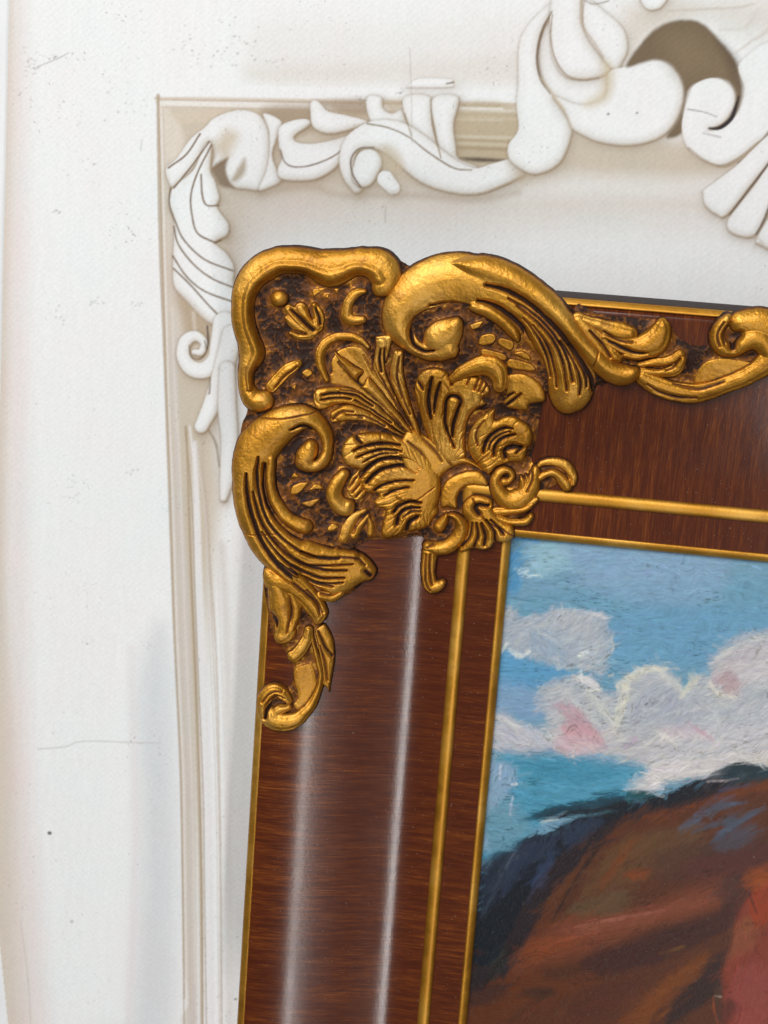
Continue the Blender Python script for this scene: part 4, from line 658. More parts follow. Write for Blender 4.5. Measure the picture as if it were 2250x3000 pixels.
 ('l',(110,98,88),0.5,0.3245889551635096,[(-227.85,184.11,0.22),(-227.54,184.13,0.22)]),
 ('l',(110,98,88),0.5,0.24527627173733269,[(-231.99,173.75,0.37),(-231.68,173.77,0.37)]),
 ('l',(110,98,88),0.5,0.34548881910240703,[(-228.71,176.8,0.21),(-228.39,176.82,0.21)]),
 ('l',(110,98,88),0.5,0.3256839503375984,[(-221.0,183.31,0.16),(-220.69,183.33,0.16)]),
 ('l',(110,98,88),0.5,0.40714809714079336,[(-221.96,181.6,0.37),(-221.65,181.62,0.37)]),
 ('l',(110,98,88),0.5,0.21619786796713708,[(-224.32,182.77,0.31),(-224.01,182.79,0.31)]),
 ('l',(110,98,88),0.5,0.4393619363589698,[(-211.45,184.64,0.35),(-211.14,184.66,0.35)]),
 ('l',(110,98,88),0.5,0.3902868697057127,[(-221.54,182.01,0.19),(-221.23,182.03,0.19)]),
 ('l',(110,98,88),0.5,0.24869095633162924,[(-216.31,182.93,0.21),(-216.0,182.95,0.21)]),
 ('l',(110,98,88),0.5,0.2453794796838284,[(-218.72,182.61,0.16),(-218.41,182.63,0.16)]),
 ('l',(110,98,88),0.5,0.4622997132121459,[(-214.35,182.54,0.17),(-214.04,182.55,0.17)]),
 ('l',(110,98,88),0.5,0.30421686381611046,[(-219.91,183.33,0.22),(-219.6,183.35,0.22)]),
 ('l',(110,98,88),0.5,0.4979308165114142,[(-219.46,182.44,0.35),(-219.15,182.46,0.35)]),
 ('l',(110,98,88),0.5,0.23065628502445054,[(-223.12,182.38,0.18),(-222.81,182.4,0.18)]),
 ('l',(110,98,88),0.5,0.24843158315792946,[(-219.89,182.08,0.34),(-219.58,182.1,0.34)]),
 ('l',(110,98,88),0.5,0.2439807616697272,[(-206.66,183.27,0.28),(-206.35,183.29,0.28)]),
 ('l',(110,98,88),0.5,0.4935503728156918,[(-218.96,183.01,0.28),(-218.65,183.03,0.28)]),
 ('l',(110,98,88),0.5,0.31000993752835365,[(-140.07,202.11,0.22),(-139.77,202.13,0.22)]),
 ('l',(110,98,88),0.5,0.43371646740145314,[(-139.91,184.04,0.28),(-139.61,184.06,0.28)]),
 ('l',(110,98,88),0.5,0.49547781517726724,[(-146.71,189.55,0.34),(-146.41,189.56,0.34)]),
 ('l',(110,98,88),0.5,0.4219619061127142,[(-139.74,204.02,0.34),(-139.44,204.03,0.34)]),
 ('l',(110,98,88),0.5,0.20869404522240964,[(-143.7,185.83,0.24),(-143.4,185.85,0.24)]),
 ('l',(110,98,88),0.5,0.407756582510037,[(-140.73,193.19,0.22),(-140.43,193.21,0.22)]),
 ('l',(110,98,88),0.5,0.49641141746085804,[(-139.53,196.22,0.37),(-139.23,196.24,0.37)]),
 ('l',(110,98,88),0.5,0.2680537480192184,[(-140.25,195.99,0.21),(-139.95,196.0,0.21)]),
 ('l',(110,98,88),0.5,0.4700925013652343,[(-143.65,189.63,0.3),(-143.35,189.65,0.3)]),
 ('l',(110,98,88),0.5,0.43989312345489806,[(-142.11,200.6,0.31),(-141.82,200.62,0.31)]),
 ('l',(110,98,88),0.5,0.434690865229427,[(-137.97,189.24,0.36),(-137.67,189.26,0.36)]),
 ('l',(110,98,88),0.5,0.43674062930608293,[(-145.49,201.6,0.2),(-145.19,201.62,0.2)]),
 ('l',(110,98,88),0.5,0.3187515485208344,[(-149.35,182.98,0.38),(-149.05,183.0,0.38)]),
 ('l',(110,98,88),0.5,0.25100109799156867,[(-155.29,183.66,0.32),(-154.98,183.68,0.32)]),
 ('l',(110,98,88),0.5,0.44195059460965885,[(-142.78,191.24,0.36),(-142.48,191.26,0.36)]),
 ('l',(110,98,88),0.5,0.39718048782080595,[(-138.4,184.16,0.38),(-138.1,184.18,0.38)]),
 ('l',(110,98,88),0.5,0.20427288144683167,[(-148.75,186.72,0.19),(-148.45,186.74,0.19)]),
 ('l',(110,98,88),0.5,0.48008744151722804,[(-137.5,196.14,0.28),(-137.2,196.15,0.28)]),
 ('l',(110,98,88),0.5,0.26331270119844463,[(-154.84,187.71,0.34),(-154.54,187.73,0.34)]),
 ('l',(110,98,88),0.5,0.37593115044978853,[(-144.84,188.23,0.22),(-144.54,188.25,0.22)]),
 ('l',(110,98,88),0.5,0.47300511689466695,[(-145.04,186.8,0.19),(-144.74,186.82,0.19)]),
 ('l',(110,98,88),0.5,0.47128903236261194,[(-148.41,187.69,0.29),(-148.11,187.71,0.29)]),
 ('l',(110,98,88),0.5,0.35954748873078013,[(-155.35,185.97,0.27),(-155.05,185.99,0.27)]),
 ('l',(110,98,88),0.5,0.25493236618165965,[(-146.13,194.02,0.26),(-145.83,194.04,0.26)]),
 ('l',(110,98,88),0.5,0.3420478797385869,[(-135.41,194.18,0.2),(-135.11,194.19,0.2)]),
 ('l',(110,98,88),0.5,0.35550461381091103,[(-146.6,202.34,0.23),(-146.3,202.36,0.23)]),
 ('l',(110,98,88),0.5,0.3680888400751857,[(-134.42,193.34,0.19),(-134.12,193.35,0.19)]),
 ('l',(110,98,88),0.5,0.3523141975376962,[(-125.11,186.75,0.33),(-124.82,186.77,0.33)]),
 ('l',(110,98,88),0.5,0.33297451807323164,[(-133.99,193.57,0.36),(-133.69,193.59,0.36)]),
 ('l',(110,98,88),0.5,0.40781930076446876,[(-130.47,194.46,0.28),(-130.17,194.48,0.28)]),
 ('l',(110,98,88),0.5,0.4824503382615502,[(-131.63,188.6,0.27),(-131.33,188.62,0.27)]),
 ('l',(110,98,88),0.5,0.27787768823530723,[(-129.41,200.47,0.37),(-129.11,200.49,0.37)]),
 ('l',(110,98,88),0.5,0.24114033076905544,[(-137.64,194.55,0.35),(-137.35,194.57,0.35)]),
 ('l',(110,98,88),0.5,0.272191627535981,[(-120.98,187.3,0.18),(-120.68,187.32,0.18)]),
 ('l',(110,98,88),0.5,0.46910792986363004,[(-118.04,187.93,0.34),(-117.74,187.95,0.34)]),
 ('l',(110,98,88),0.5,0.24289369937727118,[(-120.19,184.48,0.31),(-119.89,184.5,0.31)]),
 ('l',(110,98,88),0.5,0.48575123867569586,[(-115.54,200.36,0.21),(-115.25,200.38,0.21)]),
 ('l',(110,98,88),0.5,0.4497334008448843,[(-130.18,187.03,0.38),(-129.88,187.05,0.38)]),
 ('l',(110,98,88),0.5,0.30173484330164596,[(-122.11,186.44,0.28),(-121.81,186.46,0.28)]),
 ('l',(110,98,88),0.5,0.20584487841571797,[(-123.58,186.75,0.32),(-123.28,186.76,0.32)]),
 ('l',(110,98,88),0.5,0.2994493667425972,[(-130.96,192.33,0.17),(-130.66,192.35,0.17)]),
 ('l',(110,98,88),0.5,0.4955249732402298,[(-130.23,194.83,0.18),(-129.93,194.85,0.18)]),
 ('l',(110,98,88),0.5,0.27966928170305594,[(-122.76,204.15,0.19),(-122.46,204.17,0.19)]),
 ('l',(110,98,88),0.5,0.2388666677917032,[(-116.23,189.23,0.22),(-115.94,189.25,0.22)]),
 ('l',(110,98,88),0.5,0.2775827044381525,[(-218.09,115.89,0.34),(-217.77,115.92,0.34)]),
 ('l',(110,98,88),0.5,0.41012523396398537,[(-215.59,115.38,0.29),(-215.28,115.4,0.29)]),
 ('l',(110,98,88),0.5,0.3275951122387168,[(-216.42,116.78,0.31),(-216.11,116.8,0.31)]),
 ('l',(110,98,88),0.5,0.4404885774714169,[(-215.02,116.12,0.3),(-214.7,116.14,0.3)]),
 ('l',(110,98,88),0.5,0.45883249071615384,[(-215.33,116.14,0.18),(-215.02,116.16,0.18)]),
 ('l',(110,98,88),0.5,0.47800078522136813,[(-217.3,116.65,0.28),(-216.98,116.67,0.28)]),
 ('l',(110,98,88),0.5,0.27153085083840617,[(-216.68,116.46,0.28),(-216.36,116.48,0.28)]),
 ('l',(110,98,88),0.5,0.26053047463055,[(-216.29,116.62,0.17),(-215.98,116.64,0.17)]),
 ('l',(110,98,88),0.5,0.28698825041730747,[(-197.85,77.24,0.33),(-197.54,77.27,0.33)]),
 ('l',(110,98,88),0.5,0.2054489321883745,[(-198.58,78.2,0.24),(-198.26,78.22,0.24)]),
 ('l',(110,98,88),0.5,0.3653147384033761,[(-197.14,78.09,0.32),(-196.83,78.11,0.32)]),
 ('l',(110,98,88),0.5,0.23188440350812745,[(-196.14,77.04,0.37),(-195.83,77.07,0.37)]),
 ('l',(110,98,88),0.5,0.4503841799990668,[(-196.18,79.63,0.27),(-195.86,79.66,0.27)]),
 ('l',(110,98,88),0.5,0.49473216212443916,[(-199.24,77.19,0.31),(-198.92,77.22,0.31)]),
 ('l',(110,98,88),0.5,0.39079308466550444,[(-199.45,76.09,0.32),(-199.13,76.12,0.32)]),
 ('l',(110,98,88),0.5,0.23894557434526487,[(-198.87,77.5,0.18),(-198.55,77.53,0.18)]),
 ('l',(110,98,88),0.5,0.24897395608291273,[(-193.74,77.68,0.22),(-193.42,77.71,0.22)]),
 ('l',(110,98,88),0.5,0.40116298937260353,[(-193.34,77.37,0.35),(-193.02,77.4,0.35)]),
 ('l',(110,98,88),0.5,0.33783588301841627,[(-178.41,77.51,0.23),(-178.1,77.54,0.23)]),
 ('l',(110,98,88),0.5,0.488535960008784,[(-177.0,77.43,0.22),(-176.68,77.46,0.22)]),
 ('l',(110,98,88),0.5,0.48970003101763554,[(-175.84,78.76,0.22),(-175.52,78.78,0.22)]),
 ('l',(110,98,88),0.5,0.31448798198377464,[(-178.77,77.32,0.16),(-178.46,77.35,0.16)]),
 ('l',(110,98,88),0.5,0.3514206918542938,[(-180.36,77.95,0.21),(-180.04,77.97,0.21)]),
 ('l',(110,98,88),0.5,0.31985335108667773,[(-176.69,78.43,0.18),(-176.37,78.45,0.18)]),
 ('l',(110,98,88),0.5,0.26984286997724183,[(-177.77,78.3,0.23),(-177.46,78.33,0.23)]),
 ('l',(110,98,88),0.5,0.3972631019938018,[(-180.18,78.86,0.33),(-179.87,78.88,0.33)]),
 ('l',(110,98,88),0.5,0.29784042623790485,[(-214.17,74.8,0.25),(-213.85,74.83,0.25)]),
 ('l',(110,98,88),0.5,0.39296583491135884,[(-213.04,69.48,0.32),(-212.72,69.51,0.32)]),
 ('l',(110,98,88),0.5,0.38819963729957796,[(-211.78,68.0,0.36),(-211.46,68.03,0.36)]),
 ('l',(110,98,88),0.5,0.3571271853585552,[(-213.91,74.3,0.19),(-213.59,74.32,0.19)]),
 ('l',(110,98,88),0.5,0.44792273645059405,[(-215.4,69.28,0.34),(-215.08,69.31,0.34)]),
 ('l',(110,98,88),0.5,0.4079978405897836,[(-215.42,72.09,0.31),(-215.1,72.11,0.31)]),
 ('l',(110,98,88),0.5,0.3082122429300459,[(-213.53,68.6,0.19),(-213.21,68.62,0.19)]),
 ('l',(110,98,88),0.5,0.3883301325563505,[(-212.04,66.18,0.29),(-211.72,66.21,0.29)]),
 ('l',(110,98,88),0.5,0.2009942981383544,[(-164.77,193.53,0.27),(-164.47,193.54,0.27)]),
 ('l',(110,98,88),0.5,0.3605599442689313,[(-159.24,195.6,0.27),(-158.94,195.62,0.27)]),
 ('l',(110,98,88),0.5,0.27565805943880706,[(-161.53,191.11,0.32),(-161.23,191.13,0.32)]),
 ('l',(110,98,88),0.5,0.26156525812462594,[(-158.15,189.04,0.32),(-157.85,189.06,0.32)]),
 ('l',(110,98,88),0.5,0.3147681431697455,[(-161.83,199.3,0.27),(-161.53,199.32,0.27)]),
 ('l',(110,98,88),0.5,0.38509220473347494,[(-166.18,189.08,0.33),(-165.88,189.1,0.33)]),
 ('l',(110,98,88),0.5,0.2761820844967686,[(-161.72,191.11,0.2),(-161.41,191.13,0.2)]),
 ('l',(110,98,88),0.5,0.20374076399748184,[(-161.03,192.98,0.29),(-160.72,193.0,0.29)]),
 ('l',(110,98,88),0.5,0.40765555177113444,[(-158.04,189.26,0.31),(-157.74,189.27,0.31)]),
 ('l',(110,98,88),0.5,0.3393988560122943,[(-162.23,192.53,0.28),(-161.93,192.55,0.28)]),
 ('l',(110,98,88),0.5,0.2597750089578509,[(-162.52,189.63,0.36),(-162.22,189.65,0.36)]),
 ('l',(110,98,88),0.5,0.33769124688907914,[(-152.39,191.7,0.17),(-152.09,191.72,0.17)]),
 ('l',(110,98,88),0.5,0.28059717205207424,[(-157.11,198.41,0.26),(-156.81,198.43,0.26)]),
 ('l',(110,98,88),0.5,0.37444171031632223,[(-158.18,182.26,0.21),(-157.88,182.27,0.21)]),
 ('l',(110,98,88),0.5,0.23978152186430784,[(-157.82,187.04,0.37),(-157.52,187.06,0.37)]),
 ('l',(110,98,88),0.5,0.4110011116382223,[(-159.09,193.87,0.36),(-158.79,193.89,0.36)]),
 ('l',(110,98,88),0.5,0.20745032092719956,[(-184.67,156.75,0.27),(-184.36,156.77,0.27)]),
 ('l',(110,98,88),0.5,0.2905853123825403,[(-179.92,164.37,0.26),(-179.61,164.39,0.26)]),
 ('l',(110,98,88),0.5,0.45206931009439605,[(-183.03,161.78,0.23),(-182.72,161.8,0.23)]),
 ('l',(110,98,88),0.5,0.23601240427765477,[(-177.14,164.58,0.35),(-176.83,164.6,0.35)]),
 ('l',(110,98,88),0.5,0.2869498876926576,[(-178.64,166.99,0.36),(-178.33,167.01,0.36)]),
 ('l',(110,98,88),0.5,0.376752996615471,[(-190.09,161.28,0.38),(-189.78,161.31,0.38)]),
 ('l',(110,98,88),0.5,0.21448042902492964,[(-189.99,160.97,0.22),(-189.68,160.99,0.22)]),
 ('l',(110,98,88),0.5,0.48067696649338537,[(-177.77,160.66,0.23),(-177.46,160.68,0.23)]),
 ('l',(110,98,88),0.5,0.2569547141489021,[(-186.22,161.31,0.28),(-185.91,161.33,0.28)]),
 ('l',(110,98,88),0.5,0.44358868024123166,[(-195.81,157.17,0.36),(-195.5,157.19,0.36)]),
 ('l',(110,98,88),0.5,0.3647684444563891,[(-194.9,169.12,0.37),(-194.59,169.14,0.37)]),
 ('l',(110,98,88),0.5,0.3352581268882321,[(-186.73,165.1,0.32),(-186.42,165.12,0.32)]),
 ('l',(110,98,88),0.5,0.21469307149627484,[(-186.41,169.04,0.23),(-186.11,169.06,0.23)]),
 ('l',(110,98,88),0.5,0.3030988557973788,[(-183.79,165.01,0.27),(-183.49,165.03,0.27)]),
 ('l',(110,98,88),0.5,0.27805071638422296,[(-83.0,171.53,0.38),(-82.71,171.55,0.38)]),
 ('l',(110,98,88),0.5,0.31831033331098224,[(-83.2,174.62,0.29),(-82.91,174.63,0.29)]),
 ('l',(110,98,88),0.5,0.4717879730727372,[(-82.13,173.02,0.21),(-81.84,173.04,0.21)]),
 ('l',(110,98,88),0.5,0.49894253408740724,[(-83.42,173.62,0.36),(-83.13,173.64,0.36)]),
 ('l',(110,98,88),0.5,0.2272143524319569,[(-83.18,173.43,0.21),(-82.89,173.45,0.21)]),
 ('l',(110,98,88),0.5,0.27750727044647583,[(-82.81,173.18,0.22),(-82.52,173.2,0.22)]),
 ('l',(110,98,88),0.5,0.3238344975922358,[(-84.98,174.75,0.33),(-84.69,174.77,0.33)]),
 ('l',(110,98,88),0.5,0.3014609301509954,[(-83.79,172.76,0.25),(-83.49,172.78,0.25)]),
 ('l',(110,98,88),0.5,0.23776214052756095,[(-81.6,173.34,0.38),(-81.3,173.36,0.38)]),
 ('l',(110,98,88),0.5,0.2647889422459859,[(-84.3,173.63,0.35),(-84.01,173.65,0.35)]),
 ('l',(110,98,88),0.5,0.3337575177069828,[(-82.6,172.67,0.25),(-82.31,172.69,0.25)]),
 ('l',(110,98,88),0.5,0.20654315306376,[(-80.29,174.6,0.35),(-80.0,174.62,0.35)]),
 ('l',(110,98,88),0.5,0.34198048331204334,[(-80.61,173.39,0.36),(-80.31,173.41,0.36)]),
 ('l',(110,98,88),0.5,0.4780481821182982,[(-82.57,173.71,0.25),(-82.28,173.73,0.25)]),
 ('l',(110,98,88),0.5,0.2745395849267554,[(-65.73,179.11,0.38),(-65.44,179.13,0.38)]),
 ('l',(110,98,88),0.5,0.40462251851459685,[(-66.07,177.29,0.28),(-65.78,177.31,0.28)]),
 ('l',(110,98,88),0.5,0.4294401643310939,[(-65.03,178.16,0.31),(-64.73,178.18,0.31)]),
 ('l',(110,98,88),0.5,0.4346895854003394,[(-67.83,177.21,0.17),(-67.54,177.22,0.17)]),
 ('l',(110,98,88),0.5,0.29113467848845176,[(-66.16,175.7,0.3),(-65.87,175.72,0.3)]),
 ('l',(110,98,88),0.5,0.4095745751943679,[(-65.97,177.14,0.3),(-65.68,177.16,0.3)]),
 ('l',(110,98,88),0.5,0.37486729217701054,[(-66.24,177.38,0.28),(-65.95,177.4,0.28)]),
 ('l',(110,98,88),0.5,0.20313849196764006,[(-67.11,177.15,0.3),(-66.82,177.17,0.3)]),
 ('l',(110,98,88),0.5,0.393372691808815,[(-195.36,-82.69,0.37),(-195.03,-82.66,0.37)]),
 ('l',(110,98,88),0.5,0.27411751530158707,[(-193.05,-80.61,0.22),(-192.72,-80.58,0.22)]),
 ('l',(110,98,88),0.5,0.20653621523257024,[(-191.71,-80.84,0.23),(-191.38,-80.81,0.23)]),
 ('l',(110,98,88),0.5,0.27717683664226644,[(-197.68,-81.91,0.26),(-197.34,-81.87,0.26)]),
 ('l',(110,98,88),0.5,0.21022922701199975,[(-197.01,-79.83,0.21),(-196.68,-79.79,0.21)]),
 ('l',(110,98,88),0.5,0.25942389147003025,[(-195.76,-82.57,0.31),(-195.43,-82.53,0.31)]),
 ('l',(110,98,88),0.5,0.26156557611159,[(-165.75,-78.76,0.27),(-165.42,-78.72,0.27)]),
 ('l',(110,98,88),0.5,0.2692426438594924,[(-164.97,-79.8,0.34),(-164.64,-79.76,0.34)]),
 ('l',(110,98,88),0.5,0.4855780652692847,[(-165.99,-81.37,0.23),(-165.66,-81.34,0.23)]),
 ('l',(110,98,88),0.5,0.32510872463225426,[(-167.9,-80.27,0.21),(-167.57,-80.23,0.21)]),
 ('l',(110,98,88),0.5,0.318037992837336,[(-169.14,-78.71,0.2),(-168.81,-78.67,0.2)]),
 ('l',(110,98,88),0.5,0.21555216247556788,[(-165.32,-82.07,0.19),(-164.99,-82.04,0.19)]),
 ('l',(110,98,88),0.5,0.4650750912298261,[(-200.33,138.04,0.36),(-200.02,138.06,0.36)]),
 ('l',(110,98,88),0.5,0.29877282796207855,[(-208.22,154.32,0.37),(-207.9,154.34,0.37)]),
 ('l',(110,98,88),0.5,0.20956810633501516,[(-200.08,130.13,0.33),(-199.76,130.15,0.33)]),
 ('l',(110,98,88),0.5,0.2995092468912195,[(-208.53,142.81,0.25),(-208.21,142.83,0.25)]),
 ('l',(110,98,88),0.5,0.3054400580082457,[(-205.38,139.02,0.22),(-205.07,139.05,0.22)]),
 ('l',(110,98,88),0.5,0.2622207299920835,[(-202.85,140.12,0.37),(-202.54,140.15,0.37)]),
 ('l',(110,98,88),0.5,0.329734800207079,[(-211.87,132.4,0.34),(-211.55,132.42,0.34)]),
 ('l',(110,98,88),0.5,0.47585192571509066,[(-199.5,138.2,0.25),(-199.18,138.22,0.25)]),
 ('l',(110,98,88),0.5,0.20908461652322588,[(-203.59,135.49,0.36),(-203.28,135.51,0.36)]),
 ('l',(110,98,88),0.5,0.21219484517477677,[(-214.16,134.39,0.33),(-213.85,134.41,0.33)]),
 ('l',(110,98,88),0.5,0.27710478572906877,[(-177.19,1.88,0.36),(-176.87,1.92,0.36)]),
 ('l',(110,98,88),0.5,0.2816943988240605,[(-178.43,4.73,0.24),(-178.11,4.76,0.24)]),
 ('l',(110,98,88),0.5,0.41499072392935454,[(-174.37,2.75,0.22),(-174.05,2.78,0.22)]),
 ('l',(110,98,88),0.5,0.4266957117518071,[(-179.12,0.82,0.16),(-178.8,0.85,0.16)]),
 ('l',(110,98,88),0.5,0.20727701148245853,[(-174.71,3.18,0.37),(-174.38,3.21,0.37)]),
 ('l',(110,98,88),0.5,0.4861731740303859,[(-177.82,0.42,0.37),(-177.5,0.45,0.37)]),
 ('l',(110,98,88),0.5,0.3480421531186415,[(-179.85,1.07,0.26),(-179.53,1.1,0.26)]),
 ('l',(110,98,88),0.5,0.4215464039966049,[(-176.57,2.42,0.34),(-176.25,2.45,0.34)]),
 ('l',(110,98,88),0.5,0.2983399432776325,[(-204.17,-5.76,0.3),(-203.84,-5.73,0.3)]),
 ('l',(110,98,88),0.5,0.2237044614074039,[(-208.48,-13.15,0.33),(-208.15,-13.12,0.33)]),
 ('l',(110,98,88),0.5,0.21941990774023384,[(-204.72,-14.89,0.22),(-204.39,-14.85,0.22)]),
 ('l',(110,98,88),0.5,0.49407673126434,[(-202.12,-10.82,0.23),(-201.8,-10.78,0.23)]),
 ('l',(110,98,88),0.5,0.22522477926688128,[(-198.57,-3.95,0.22),(-198.25,-3.92,0.22)]),
 ('l',(110,98,88),0.5,0.3340889308747467,[(-203.15,-12.08,0.32),(-202.83,-12.05,0.32)]),
 ('l',(110,98,88),0.5,0.4022325856274366,[(-206.49,-13.47,0.3),(-206.16,-13.44,0.3)]),
 ('l',(110,98,88),0.5,0.23634942124728245,[(-207.27,-4.93,0.31),(-206.94,-4.9,0.31)]),
 ('l',(110,98,88),0.5,0.3118913112298917,[(-205.3,-8.31,0.29),(-204.97,-8.28,0.29)]),
 ('l',(110,98,88),0.5,0.2736020890671849,[(-207.25,-8.61,0.22),(-206.92,-8.58,0.22)]),
 ('l',(110,98,88),0.5,0.29790137573660336,[(-202.19,-15.0,0.29),(-201.87,-14.97,0.29)]),
 ('l',(110,98,88),0.5,0.2694142832971528,[(-216.55,-16.98,0.27),(-216.22,-16.95,0.27)]),
 ('l',(150,140,130),0.5,0.6,[(-226.92,178.11,0.2),(-219.26,181.47,0.27),(-213.17,184.73,0.16)]),
 ('l',(178,172,166),0.6,0.6,[(-217.95,-137.95,0.27),(-204.47,-135.11,0.27),(-196.15,-131.35,0.27),(-172.74,-128.54,0.27),(-157.79,-127.08,0.2)]),
 ('l',(120,116,112),0.5,0.7,[(55.44,178.53,0.27),(61.87,177.85,0.27),(67.69,176.29,0.2)]),
 ('l',(150,146,142),0.5,0.6,[(62.85,169.29,0.27),(70.05,168.11,0.41)]),
 ('l',(170,160,150),0.6,0.6,[(-178.67,149.98,0.2),(-178.95,145.57,0.27)]),
 ('l',(160,150,140),0.5,0.5,[(-63.43,196.05,0.2),(-61.4,179.32,0.2),(-59.36,156.71,0.16)]),
 ('l',(150,140,128),0.6,0.5,[(-68.8,130.05,0.2),(-68.56,122.77,0.27)]),
 ('l',(176,168,158),0.6,0.5,[(-224.1,-228.52,0.2),(-219.89,-255.46,0.27),(-217.37,-283.02,0.27)]),
]
